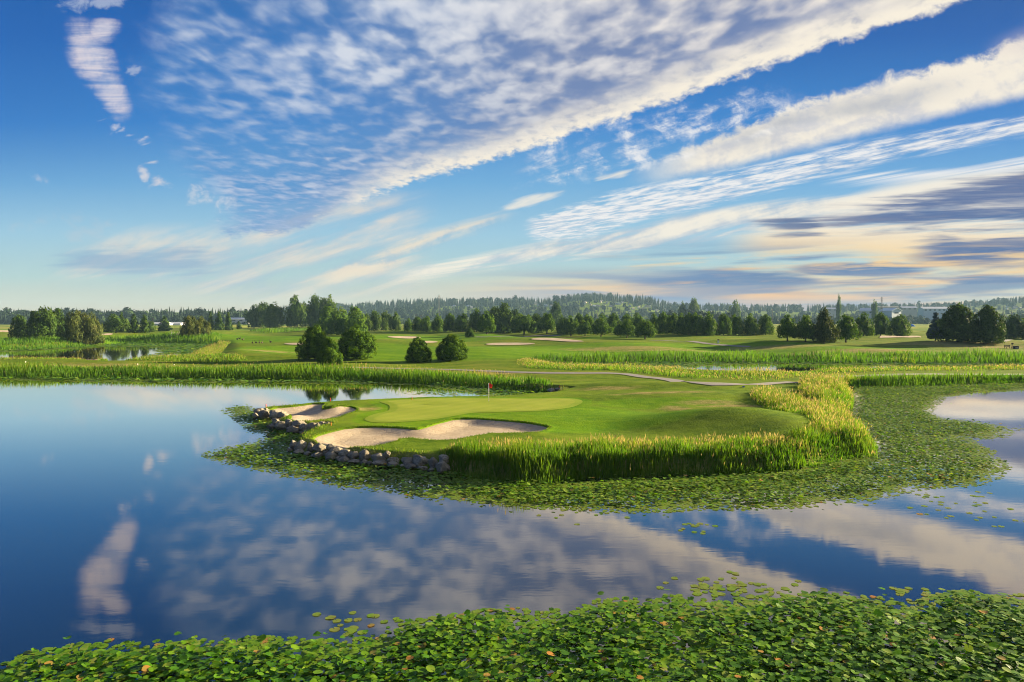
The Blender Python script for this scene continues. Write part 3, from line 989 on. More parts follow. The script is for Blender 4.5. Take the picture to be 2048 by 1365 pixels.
class Blades:
    def __init__(self, rg):
        self.V, self.Q, self.T, self.t, self.n, self.rg = [], [], [], [], 0, rg

    def add(self, x, y, z, h, w, lean, tint, tip=None, head=0.0, head_tint=0.95):
        """one curved tapering leaf per point: 2 + 2 + 1 vertices; head > 0 adds a seed plume to that share of them."""
        rg = self.rg
        n = len(x)
        az = rg.uniform(0, 2 * np.pi, n)
        la = rg.uniform(0, 2 * np.pi, n) * 0.35 + np.pi + 0.3      # most lean a little to the left, with the wind
        ln = lean * (rg.uniform(0.2, 1.3, n) + 2.5 * (rg.uniform(0, 1, n) < 0.12)) * h
        sx, sy = np.cos(az) * w / 2, np.sin(az) * w / 2
        dx, dy = np.cos(la) * ln + rg.normal(0, 0.10, n) * h, np.sin(la) * ln + rg.normal(0, 0.10, n) * h
        p0 = np.stack([x - sx, y - sy, z], -1)
        p1 = np.stack([x + sx, y + sy, z], -1)
        mx_, my_, mz_ = x + dx * 0.35, y + dy * 0.35, z + h * 0.62
        p2 = np.stack([mx_ + sx * 0.8, my_ + sy * 0.8, mz_], -1)
        p3 = np.stack([mx_ - sx * 0.8, my_ - sy * 0.8, mz_], -1)
        p4 = np.stack([x + dx, y + dy, z + h], -1)
        v = np.stack([p0, p1, p2, p3, p4], 1).reshape(-1, 3)
        b = self.n + np.arange(n)[:, None] * 5
        self.V.append(v)
        self.Q.append(b + np.array([[0, 1, 2, 3]]))
        self.T.append(b + np.array([[3, 2, 4]]))
        tt = np.repeat(tint[:, None], 5, 1)
        if tip is not None:
            tt[:, 4] = tip
        self.t.append(tt.ravel())
        self.n += n * 5
        if np.any(head > 0):
            k = rg.uniform(0, 1, n) < head
            m = int(k.sum())
            if m:
                c = p4[k]
                hl = rg.uniform(0.14, 0.36, m)
                hw = rg.uniform(0.028, 0.055, m) * min(2.0, max(1.0, float(np.mean(w)) / 0.035))
                dirx, diry = dx[k] / h[k], dy[k] / h[k]
                a2 = rg.uniform(-0.9, 0.9, m)
                ex, ey = np.cos(a2) * hw / 2, np.sin(a2) * hw / 2
                lo = c - np.stack([dirx * hl * .3, diry * hl * .3, hl * 0.35], -1)
                hi = c + np.stack([dirx * hl, diry * hl, hl * 0.75], -1)
                mid = c + np.stack([dirx * hl * .2, diry * hl * .2, hl * 0.1], -1)
                v = np.stack([lo, mid + np.stack([ex, ey, 0 * ex], -1), hi, mid - np.stack([ex, ey, 0 * ex], -1)], 1).reshape(-1, 3)
                b = self.n + np.arange(m)[:, None] * 4
                self.V.append(v)
                self.Q.append(b + np.array([[0, 1, 2, 3]]))
                self.t.append(np.full(m * 4, head_tint) + np.repeat(rg.normal(0, 0.03, m), 4))
                self.n += m * 4

    def done(self, name, mat, label):
        o = build(name, np.concatenate(self.V), [np.concatenate(self.Q), np.concatenate(self.T)], mat, {'tint': np.clip(np.concatenate(self.t), 0, 1)})
        return tag(o, label, kind='stuff')


m_reed = leafmat('reed_leaf', [(0.0, (0.030, 0.080, 0.006)), (0.30, (0.060, 0.150, 0.008)), (0.52, (0.110, 0.205, 0.012)), (0.70, (0.180, 0.220, 0.025)), (0.82, (0.22, 0.190, 0.070)), (1.0, (0.36, 0.265, 0.145))],
                 trans=0.40, rough=0.6, spec=0.08, tcol=(1.3, 1.35, 0.75), wide=0.4)


def zone(bl, pts, plane, dens, h0, h1, w, tint, seeds, lean=0.12, edge=1.2, spread=0.10, sc=3.0, seed=0, from_back=False):
    """reeds over a pond-side patch given by the pixels of its footprint."""
    rg = bl.rg
    poly = poly_world(pts, plane)
    x, y, d = inside_points(poly, dens, rg)
    if not len(x):
        return
    cn = clump_noise(x, y, sc, seed)
    z = np.maximum(ground(x, y), 0.0) - 0.03
    h = (h0 + (h1 - h0) * np.clip(0.5 + cn * 0.9, 0, 1)) * rg.uniform(0.45, 1.10, len(x)) * (0.45 + 0.55 * sst(0, edge * 1.4, d + cn * 0.6))
    tn = np.clip(tint + spread * rg.normal(0, 1, len(x)) + 0.22 * cn, 0.02, 0.78)
    bl.add(x, y, z, h, np.full(len(x), w) * rg.uniform(0.7, 1.3, len(x)), lean, tn, tip=np.clip(tn + 0.08, 0, 0.8), head=0.85 * seeds * np.clip(0.7 + cn, 0.2, 1.5))


# near peninsula: broad green leaves at the water, seeding grass behind
bl = Blades(np.random.default_rng(21))
F_FRONT = [(888, 947), (930, 955), (985, 963), (1040, 970), (1100, 968), (1160, 961), (1250, 957), (1350, 953), (1450, 951), (1550, 947), (1630, 935), (1700, 919), (1750, 906), (1757, 895), (1700, 890), (1620, 905), (1540, 918), (1400, 924), (1250, 928), (1100, 930), (1000, 928), (900, 928)]
zone(bl, F_FRONT, 0.0, 110, 0.50, 1.30, 0.042, 0.36, 0.02, 0.10, 0.6, 0.11, 2.6, 1)
zone(bl, [(985, 958), (1040, 972), (1105, 970), (1160, 957), (1140, 944), (1040, 942)], 0.0, 60, 1.0, 1.5, 0.055, 0.48, 0.0, 0.10, 0.6, 0.05, 5, 2)
zone(bl, [(1180, 958), (1290, 956), (1280, 946), (1200, 946)], 0.0, 40, 0.8, 1.2, 0.055, 0.46, 0.0, 0.10, 0.6, 0.05, 5, 2)
F_MID = [(880, 916), (900, 930), (1000, 932), (1100, 934), (1250, 932), (1400, 930), (1540, 924), (1620, 912), (1700, 896), (1752, 893), (1736, 876), (1712, 852), (1694, 836), (1640, 826), (1600, 838), (1612, 862), (1618, 884), (1560, 893), (1450, 894), (1300, 896), (1160, 898), (1040, 900), (960, 902)]
zone(bl, F_MID, 0.6, 85, 0.34, 0.80, 0.034, 0.52, 0.10, 0.14, 0.8, 0.12, 3.0, 3)
F_BACK = [(885, 908), (940, 914), (1050, 912), (1200, 910), (1400, 908), (1540, 906), (1600, 896), (1560, 886), (1450, 886), (1300, 888), (1160, 890), (1060, 890), (960, 896)]
zone(bl, F_BACK, 0.9, 24, 0.45, 0.95, 0.030, 0.60, 0.75, 0.22, 0.8, 0.08, 3.0, 4)
zone(bl, [(878, 925), (935, 930), (960, 905), (925, 893), (885, 905)], 0.8, 70, 0.5, 1.0, 0.036, 0.50, 0.10, 0.2, 0.8, 0.08, 3.0, 5)
# golden clumps down the right side of the peninsula
R_LOW = [(1500, 812), (1530, 826), (1580, 846), (1620, 866), (1640, 890), (1700, 898), (1757, 904), (1742, 880), (1711, 852), (1690, 836), (1640, 822), (1590, 806), (1540, 796), (1500, 798)]
zone(bl, R_LOW, 0.5, 52, 0.55, 1.25, 0.038, 0.52, 0.34, 0.20, 0.8, 0.10, 3.5, 6)
zone(bl, [(1700, 914), (1757, 906), (1748, 880), (1712, 850), (1690, 838), (1690, 880)], 0.2, 44, 0.6, 1.3, 0.042, 0.46, 0.05, 0.25, 0.8, 0.10, 3.5, 7)
R_UP = [(1594, 792), (1604, 806), (1640, 818), (1672, 822), (1704, 814), (1706, 796), (1702, 778), (1680, 768), (1640, 766), (1600, 770)]
zone(bl, R_UP, 0.4, 36, 0.8, 1.6, 0.050, 0.54, 0.36, 0.18, 0.8, 0.10, 3.5, 8)
zone(bl, [(1670, 822), (1706, 815), (1707, 796), (1702, 780), (1684, 790)], 0.2, 34, 1.2, 1.6, 0.06, 0.44, 0.02, 0.2, 0.8, 0.08, 3.5, 9)
# weeds between the stones
zone(bl, [(630, 866), (650, 866), (652, 858), (634, 858)], 0.7, 40, 0.4, 0.7, 0.035, 0.55, 0.0, 0.1, 0.3, 0.06, 2, 9)
zone(bl, [(775, 925), (812, 930), (815, 915), (780, 912)], 0.7, 50, 0.3, 0.6, 0.035, 0.40, 0.0, 0.1, 0.3, 0.06, 2, 9)
zone(bl, [(1112, 790), (1136, 792), (1138, 784), (1114, 784)], 0.3, 20, 0.6, 0.9, 0.05, 0.66, 0.0, 0.1, 0.3, 0.06, 2, 9)
# rough fringe along the bunker lips and banks
for W_, n_ in ((BUNK_A_W, 0.9), (BUNK_B_W, 0.9)):
    ring = dense(W_, 0.05)
    rg = bl.rg
    k = rg.integers(0, len(ring), int(len(ring) * 5))
    x = ring[k, 0] + rg.normal(0, 0.07, len(k))
    y = ring[k, 1] + rg.normal(0, 0.07, len(k))
    d = sdf(W_, x, y)
    ok = d < 0.04
    x, y = x[ok], y[ok]
    bl.add(x, y, ground(x, y) - 0.06, rg.uniform(0.09, 0.22, len(x)), np.full(len(x), 0.035), 0.3, np.clip(rg.normal(0.52, 0.14, len(x)), 0, 0.8))
rg = bl.rg
x, y, d = inside_points(poly_world(PENINSULA[6:36], 0.0), 26, rg)
sd_ = shore(x, y)
ok = (sd_ > 0.25) & (sd_ < 1.6) & (sdf(BUNK_A_W, x, y) < -0.1) & (sdf(BUNK_B_W, x, y) < -0.1)
x, y = x[ok], y[ok]
bl.add(x, y, ground(x, y) - 0.03, rg.uniform(0.08, 0.26, len(x)), np.full(len(x), 0.04), 0.3, np.clip(rg.normal(0.60, 0.16, len(x)), 0, 0.85))
bl.done('reeds', m_reed, 'tall green reeds and golden seeding grass around the right bank of the peninsula')

# far shores
bl = Blades(np.random.default_rng(22))
FS = [(-160, 756), (0, 757), (250, 758.5), (450, 759.5), (700, 762), (880, 771), (1000, 780), (1090, 787), (1108, 784), (1090, 774), (1000, 767), (900, 758.5), (700, 751), (450, 749), (250, 748), (0, 747), (-160, 747)]
zone(bl, FS, 0.0, 13, 1.15, 2.0, 0.10, 0.34, 0.03, 0.08, 2.0, 0.08, 9.0, 11)
zone(bl, [(-160, 748), (0, 748), (450, 750), (700, 752), (950, 762), (1040, 770), (1060, 766), (950, 752), (700, 745), (450, 743), (0, 741), (-160, 741)], 0.3, 3.0, 0.9, 1.5, 0.08, 0.66, 0.6, 0.1, 2.0, 0.06, 9.0, 12)
zone(bl, [(1702, 776), (1813, 775), (1951, 770), (2048, 769), (2240, 768), (2240, 762), (2048, 762), (1951, 763), (1813, 766), (1702, 768)], 0.0, 15, 1.4, 1.9, 0.10, 0.36, 0.01, 0.06, 1.5, 0.05, 9.0, 13)
zone(bl, [(1640, 766), (1700, 770), (1760, 766), (1700, 761), (1650, 761)], 0.3, 9, 1.1, 1.6, 0.09, 0.62, 0.4, 0.1, 1.5, 0.06, 9.0, 13)
# left pond
zone(bl, [(-120, 725), (0, 724), (100, 724), (172, 725), (170, 719), (90, 719), (0, 719), (-120, 720)], 0.3, 6, 0.35, 0.8, 0.11, 0.60, 0.5, 0.1, 2.0, 0.08, 9.0, 14)
zone(bl, [(196, 726), (216, 726), (214, 719), (198, 719)], 0.3, 6, 1.1, 1.7, 0.11, 0.55, 0.3, 0.1, 2.0, 0.08, 9.0, 14)
zone(bl, [(250, 728), (330, 730), (420, 731), (490, 732), (498, 726), (480, 720), (420, 719), (330, 721), (250, 722)], 0.3, 6, 0.5, 1.3, 0.11, 0.50, 0.3, 0.1, 2.0, 0.08, 9.0, 15)
zone(bl, [(372, 714), (400, 720), (436, 718), (450, 700), (462, 690), (440, 686), (420, 690), (392, 700)], 0.4, 3.0, 0.9, 1.7, 0.13, 0.60, 0.5, 0.1, 2.5, 0.08, 9.0, 16)
zone(bl, [(-160, 704), (0, 701), (90, 697), (180, 692), (182, 684), (90, 688), (0, 692), (-160, 696)], 0.3, 1.6, 1.3, 2.0, 0.17, 0.26, 0.03, 0.1, 2.5, 0.08, 12.0, 17)
zone(bl, [(192, 689), (250, 687), (330, 686), (440, 689), (446, 682), (330, 681), (250, 682), (192, 683)], 0.3, 1.4, 1.3, 2.1, 0.18, 0.32, 0.05, 0.1, 2.5, 0.08, 12.0, 18)
zone(bl, [(500, 666), (540, 668), (580, 668), (620, 668), (620, 664), (560, 663), (500, 663)], 1.4, 0.35, 1.6, 2.6, 0.25, 0.30, 0.05, 0.1, 4.0, 0.08, 20.0, 18)
# right pond: tall bulrushes behind, seeding grass in front
zone(bl, [(1068, 724), (1140, 726), (1300, 723), (1500, 724), (1700, 725), (2100, 726), (2260, 726), (2260, 716), (2050, 716), (1700, 716), (1500, 716), (1300, 716), (1140, 719), (1068, 720)], 0.3, 3.6, 1.5, 2.5, 0.13, 0.28, 0.02, 0.06, 3.0, 0.06, 14.0, 19)
zone(bl, [(1780, 724), (1830, 726), (1828, 716), (1782, 716)], 0.3, 3.6, 2.0, 2.6, 0.13, 0.62, 0.35, 0.06, 3.0, 0.06, 14.0, 19)
zone(bl, [(1030, 734), (1060, 742), (1150, 746), (1210, 744), (1300, 750), (1400, 760), (1500, 765), (1560, 764), (1592, 758), (1700, 750), (1900, 746), (2048, 744), (2260, 742), (2260, 736), (2048, 738), (1800, 740), (1650, 744), (1570, 748), (1450, 747), (1340, 742), (1200, 737), (1110, 733), (1090, 726), (1050, 724), (1032, 728)],
     0.4, 6.0, 0.40, 0.95, 0.09, 0.54, 0.6, 0.10, 2.0, 0.10, 8.0, 20)
zone(bl, [(1042, 738), (1060, 744), (1150, 748), (1210, 746), (1300, 753), (1400, 763), (1400, 757), (1300, 748), (1210, 741), (1150, 743), (1060, 739)], 0.4, 6.0, 0.5, 0.9, 0.10, 0.36, 0.05, 0.10, 1.5, 0.08, 8.0, 21)
zone(bl, [(1090, 733), (1200, 736), (1340, 741), (1390, 738), (1300, 732), (1140, 728)], 0.1, 3.0, 0.5, 1.0, 0.11, 0.56, 0.4, 0.10, 2.0, 0.10, 8.0, 22)
bl.done('far_reeds', m_reed, 'bands of reeds and pale seeding grass along the far pond banks')

# ------------------------------------------------------------------ water lilies
M_MID = [(437, 822), (458, 815), (500, 812), (530, 826), (560, 840), (700, 880), (890, 940), (1100, 960), (1560, 940), (1745, 900), (1690, 836), (1702, 774), (1813, 772), (1951, 768), (2100, 766), (2100, 780), (2048, 781), (1951, 786), (1896, 795), (1879, 809),
         (1862, 829), (1896, 838), (1951, 843), (2007, 854), (2029, 865), (2016, 876), (1973, 879), (1937, 874), (1965, 890), (1993, 902), (1990, 912), (2029, 934), (2008, 955), (1951, 974), (1896, 977), (1827, 984), (1743, 1002), (1660, 1012), (1591, 1017), (1480, 1021), (1350, 1025),
         (1260, 1027), (1120, 1022), (1040, 1017), (950, 1007), (870, 999), (800, 990), (720, 980), (640, 968), (560, 952), (500, 939), (440, 926), (403, 914), (403, 909), (430, 898), (470, 890), (505, 886), (522, 876), (522, 868), (495, 863), (478, 849), (458, 833)]
M_FAR = [(-200, 754), (0, 755), (300, 757), (700, 762), (900, 771), (1000, 779), (1105, 786), (1100, 798), (1000, 798), (960, 793), (930, 784), (880, 777), (835, 770.5), (600, 768), (300, 766), (0, 761.5), (-200, 760)]
M_SPARSE = [(815, 783), (850, 776), (900, 778), (960, 793), (1000, 799), (930, 798), (880, 794), (830, 790)]
M_LP = [(-200, 700), (0, 698), (100, 695), (200, 690), (250, 687), (330, 687), (434, 689), (434, 700), (424, 718), (380, 722), (340, 718), (272, 715), (300, 710), (316, 706), (305, 702), (335, 696), (250, 693.5), (200, 695), (100, 700), (0, 705), (-200, 708)]
M_RP = [(1110, 731), (1140, 725), (1300, 722), (1500, 722), (2048, 723), (2400, 726), (2400, 734), (2048, 733.5), (1700, 731.5), (1560, 729), (1480, 730), (1370, 734), (1300, 733), (1200, 734)]
M_NEAR = [(-360, 1372), (-120, 1350), (0, 1334), (30, 1312), (130, 1291), (220, 1280), (300, 1292), (350, 1283), (450, 1279), (500, 1271), (600, 1276), (680, 1281), (755, 1270), (790, 1243), (870, 1234), (930, 1222), (1000, 1218), (1050, 1216), (1085, 1224), (1150, 1216), (1200, 1199), (1260, 1197), (1300, 1198),
          (1340, 1186), (1400, 1199), (1470, 1197), (1540, 1190), (1640, 1187), (1700, 1186), (1770, 1196), (1830, 1204), (1870, 1190), (1900, 1180), (1960, 1182), (2048, 1191), (2400, 1186), (2400, 1560), (-360, 1560)]


def scatter(poly, dens, core, seed, thin=0.25):
    """pads over a mat; sparse near its edge, full inside."""
    rg = np.random.default_rng(seed)
    x, y, d = inside_points(poly, dens, rg)
    cn = clump_noise(x, y, core * 2.2, seed)
    fill = sst(0.0, core, d + cn * core * 0.55)
    k = rg.uniform(0, 1, len(x)) < thin + (1 - thin) * fill
    return x[k], y[k], (sst(core * 0.5, core * 1.6, d + cn * core * 0.8))[k], cn[k]


def pad_points(n=11):
    a = np.linspace(0.16, 2 * np.pi - 0.16, n)
    return np.stack([np.cos(a), np.sin(a)], -1)


def pads(x, y, r, raise_, rg, tint, n=11, cup=0.18):
    """notched leaves: flat on the water, or lifted, tilted and cupped where raise_ is near 1."""
    m = len(x)
    c = pad_points(n)
    th = rg.uniform(0, 2 * np.pi, m)
    cs, sn = np.cos(th), np.sin(th)
    wob = rg.uniform(0.88, 1.10, (m, n))
    lx = (c[None, :, 0] * cs[:, None] - c[None, :, 1] * sn[:, None]) * r[:, None] * wob
    ly = (c[None, :, 0] * sn[:, None] + c[None, :, 1] * cs[:, None]) * r[:, None] * wob
    tilt = raise_ * np.minimum(np.abs(rg.normal(0.0, 0.19, m)), 0.5)
    ta = rg.uniform(0, 2 * np.pi, m)
    tx, ty = np.cos(ta) * np.tan(np.clip(tilt, 0, 1.1)), np.sin(ta) * np.tan(np.clip(tilt, 0, 1.1))
    fold = raise_ * rg.uniform(0.0, 1.0, m) * cup * 1.6
    along = lx * cs[:, None] + ly * sn[:, None]
    across = -lx * sn[:, None] + ly * cs[:, None]
    z0 = 0.012 + rg.uniform(0, 0.012, m) + raise_ * rg.uniform(0.02, 0.26, m) + r * np.tan(np.clip(tilt, 0, 1.1)) * 0.85
    lz = lx * tx[:, None] + ly * ty[:, None] + fold[:, None] * (across ** 2) / r[:, None] + 0.004 * rg.normal(0, 1, (m, n))
    vx = x[:, None] + lx
    vy = y[:, None] + ly
    vz = np.maximum(z0[:, None] + lz, 0.008)
    cen = np.stack([x, y, np.maximum(z0, 0.006)], -1)[:, None, :]
    v = np.concatenate([cen, np.stack([vx, vy, vz], -1)], 1)
    k = n + 1
    b = np.arange(m)[:, None, None] * k
    tri = np.stack([np.zeros(n - 1, int), np.arange(1, n), np.arange(2, n + 1)], -1)[None]
    f = (b + tri).reshape(-1, 3)
    t = np.repeat(tint, k) + 0.03 * rg.normal(0, 1, m * k)
    return v.reshape(-1, 3), f, t


m_lily = leafmat('lily_leaf', [(0.0, (0.020, 0.068, 0.005)), (0.35, (0.052, 0.155, 0.006)), (0.60, (0.130, 0.250, 0.008)), (0.78, (0.190, 0.250, 0.040)), (0.90, (0.19, 0.20, 0.045)), (0.97, (0.34, 0.20, 0.05)), (1.0, (0.36, 0.17, 0.04))],
                 trans=0.34, rough=0.48, spec=0.14, wide=0.8)
LV, LF, LT, ln_ = [], [], [], 0


def lily_zone(pts, dens, core, r0, r1, seed, tint=0.42, thin=0.25, n=9, lift=1.0, old=0.012):
    global ln_
    rg = np.random.default_rng(seed + 100)
    x, y, inn, cn = scatter(poly_world(pts), dens, core, seed, thin)
    sd = shore(x, y)
    k = sd < -0.05
    x, y, inn, cn = x[k], y[k], inn[k], cn[k]
    r = rg.uniform(r0, r1, len(x))
    up = np.where(rg.uniform(0, 1, len(x)) < 0.10 + 0.75 * inn * np.clip(0.75 + cn, 0.1, 1), 1.0, 0.0) * lift
    t = np.where(up > 0, np.clip(rg.normal(tint, 0.16, len(x)), 0, 0.72), np.clip(rg.normal(0.70, 0.06, len(x)), 0.5, 0.86))
    t = np.where(rg.uniform(0, 1, len(x)) < (old if seed == 1 else 0.0), rg.uniform(0.93, 1.0, len(x)), t)
    v, f, tt = pads(x, y, r, up, rg, t, n)
    LV.append(v)
    LF.append(f + ln_)
    LT.append(tt)
    ln_ += len(v)
    return len(x)


NL = [lily_zone(M_MID, 50, 1.6, 0.070, 0.140, 1, 0.60, 0.22)]
NL.append(lily_zone(M_FAR, 5, 1.5, 0.2, 0.36, 2, 0.52, 0.45, 7))
NL.append(lily_zone(M_SPARSE, 1.6, 2.0, 0.2, 0.36, 3, 0.52, 0.12, 7))
NL.append(lily_zone(M_LP, 1.3, 2.5, 0.45, 0.75, 4, 0.52, 0.4, 7, 0.6))
NL.append(lily_zone(M_RP, 2.4, 2.0, 0.3, 0.5, 5, 0.50, 0.4, 7, 0.6))
# loose pads off the mats
for k_, (a_, b_, n_, s_) in enumerate([(2036, 858, 60, 1.4), (1900, 1000, 26, 2.2), (1850, 992, 20, 1.5), (1160, 1030, 10, 0.8), (1386, 1054, 14, 0.5), (720, 1245, 16, 0.45), (1450, 1178, 46, 0.8), (1812, 1184, 14, 0.32), (1500, 1182, 20, 0.4), (1410, 1176, 12, 0.3), (845, 788, 40, 2.5), (740, 782, 10, 2), (1820, 806, 12, 1.5), (700, 1262, 6, 0.2), (60, 1325, 10, 0.5), (2030, 1042, 10, 0.8)]):
    rg = np.random.default_rng(500 + k_)
    cx, cy_ = on_plane(a_, b_)
    x = cx + rg.normal(0, s_, n_) * 1.4
    y = cy_ + rg.normal(0, s_, n_)
    v, f, tt = pads(x, y, rg.uniform(0.10, 0.17, n_), np.zeros(n_), rg, np.clip(rg.normal(0.72, 0.07, n_), 0.5, 0.95), 11)
    LV.append(v)
    LF.append(f + ln_)
    LT.append(tt)
    ln_ += len(v)

# the near mat; the 300 leaves nearest the lens are objects of their own
rg = np.random.default_rng(77)
x, y, inn, cn = scatter(poly_world(M_NEAR), 76, 1.2, 7, 0.32)
vis = (np.abs(x) < y * 0.85 + 3.5) & (y > 14.5)
x, y, inn, cn = x[vis], y[vis], inn[vis], cn[vis]
r = 0.062 + 0.09 * rg.beta(1.6, 2.0, len(x))
up = np.where(rg.uniform(0, 1, len(x)) < 0.06 + 0.74 * inn * np.clip(0.85 + cn, 0.1, 1), 1.0, 0.0)
r = np.where(up > 0, r, r * 1.02)
t = np.where(up > 0, np.clip(rg.normal(0.38, 0.17, len(x)), 0, 0.72), np.clip(rg.normal(0.60, 0.09, len(x)), 0.40, 0.84))
t = np.where(rg.uniform(0, 1, len(x)) < 0.015, rg.uniform(0.92, 1.0, len(x)), t)
frame = (np.abs(x) < y * 0.745) & (y > 19.6 - 0.0 * x)
order = np.argsort(np.where(frame, -(up + 0.2) * r / y ** 2 * 1.0, 1.0))
near300 = order[:300]
rest = np.ones(len(x), bool)
rest[near300] = False
v, f, tt = pads(x[rest], y[rest], r[rest], up[rest], rg, t[rest], 12)
LV.append(v)
LF.append(f + ln_)
LT.append(tt)
o = build('lily_pads', np.concatenate(LV), np.concatenate(LF), m_lily, {'tint': np.clip(np.concatenate(LT), 0, 1)})
tag(o, 'mats of green lily pads floating on the pond', kind='stuff')
for i in near300:
    v, f, tt = pads(np.zeros(1), np.zeros(1), r[i:i + 1], up[i:i + 1], rg, t[i:i + 1], 12)
    p = build('lily_pad', v, f, m_lily, {'tint': np.clip(tt, 0, 1)})
    p.location = (x[i], y[i], 0)
    tag(p, 'round notched green lily leaf in the dense mat along the bottom of the picture', 'lily pad', 'lily pads in the near mat')
print('lily counts', NL, len(x))

# ------------------------------------------------------------------ trees
m_cedar = leafmat('cedar_spray', [(0.0, (0.022, 0.056, 0.006)), (0.45, (0.055, 0.120, 0.008)), (0.75, (0.100, 0.175, 0.010)), (1.0, (0.150, 0.215, 0.014))], 0.22, 0.8, 0.05, wide=0.6)
m_dark = leafmat('dark_conifer_spray', [(0.0, (0.018, 0.044, 0.010)), (0.5, (0.045, 0.090, 0.012)), (1.0, (0.100, 0.150, 0.020))], 0.18, 0.8, 0.05, wide=0.5)
m_blue = leafmat('blue_spruce_spray', [(0.0, (0.030, 0.050, 0.050)), (0.5, (0.070, 0.105, 0.105)), (1.0, (0.13, 0.17, 0.165))], 0.10, 0.8, 0.05, (1, 1, 1))
m_decid = leafmat('broad_leaf', [(0.0, (0.026, 0.062, 0.012)), (0.5, (0.056, 0.108, 0.016)), (1.0, (0.110, 0.155, 0.028))], 0.30, 0.75, 0.08, wide=0.4)
m_bright = leafmat('bright_leaf', [(0.0, (0.040, 0.095, 0.010)), (0.5, (0.075, 0.150, 0.014)), (1.0, (0.130, 0.190, 0.024))], 0.35, 0.75, 0.08, wide=0.4)
m_willow = leafmat('willow_leaf', [(0.0, (0.040, 0.062, 0.014)), (0.5, (0.085, 0.110, 0.026)), (1.0, (0.170, 0.170, 0.060))], 0.30, 0.75, 0.08, wide=0.4)
m_brown = leafmat('bronze_cypress_spray', [(0.0, (0.022, 0.040, 0.008)), (0.5, (0.050, 0.072, 0.014)), (1.0, (0.100, 0.112, 0.026))], 0.18, 0.8, 0.05, wide=0.5)
m_bark, gg, out = material('bark')
n = gg.noise(scalev(gg, objpos(gg), (6, 6, 1.2)), 1.0, 4.0, 0.65)
bsdf(gg, out, gg.mix(n, (0.045, 0.034, 0.024), (0.14, 0.11, 0.085)), 0.95, 0.1, bump(gg, n, 0.8, 0.05))
m_palebark = plain('pale_bark', (0.34, 0.32, 0.27), 0.9, 0.1, 0.35, 5.0)


def leaf_quads(c, nrm, size, rg, aspect=1.7, droop=0.0):
    """one lozenge of foliage per point, its plane roughly across nrm."""
    n = len(c)
    nv = nrm + rg.normal(0, 0.55, (n, 3))
    nv /= np.linalg.norm(nv, axis=1)[:, None] + 1e-9
    a = rg.normal(0, 1, (n, 3)) + np.array([0, 0, 1.0 if droop == 0 else -2.5 * droop])
    a -= nv * (a * nv).sum(1)[:, None]
    a /= np.linalg.norm(a, axis=1)[:, None] + 1e-9
    b = np.cross(nv, a)
    s = size * rg.uniform(0.6, 1.35, n)[:, None]
    v = np.stack([c - a * s * aspect / 2, c + b * s * 0.5 + a * s * 0.1, c + a * s * aspect / 2, c - b * s * 0.5 + a * s * 0.1], 1)
    return v.reshape(-1, 3), np.arange(n * 4).reshape(n, 4)


PROF = {
    'cedar': ([0, .06, .18, .38, .60, .80, .93, 1.0], [.78, .94, 1.0, .93, .72, .44, .20, .02]),
    'mound': ([0, .08, .25, .45, .65, .82, .94, 1.0], [.80, .98, 1.0, .92, .74, .50, .26, .03]),
    'hedge': ([0, .08, .25, .50, .72, .88, .96, 1.0], [.86, .97, 1.0, .90, .66, .38, .20, .03]),
    'spire': ([0, .10, .25, .50, .75, .92, 1.0], [.55, .95, 1.0, .70, .42, .18, .02]),
    'spruce': ([0, .05, .20, .50, .80, 1.0], [.80, 1.0, .86, .54, .22, .02]),
    'round': ([0, .12, .30, .55, .78, .92, 1.0], [.45, .80, .98, 1.0, .76, .42, .05]),
    'oval': ([0, .10, .35, .60, .82, 1.0], [.50, .78, 1.0, .92, .60, .06]),
    'willow': ([0, .10, .30, .55, .80, 1.0], [.85, .98, 1.0, .90, .60, .06]),
}


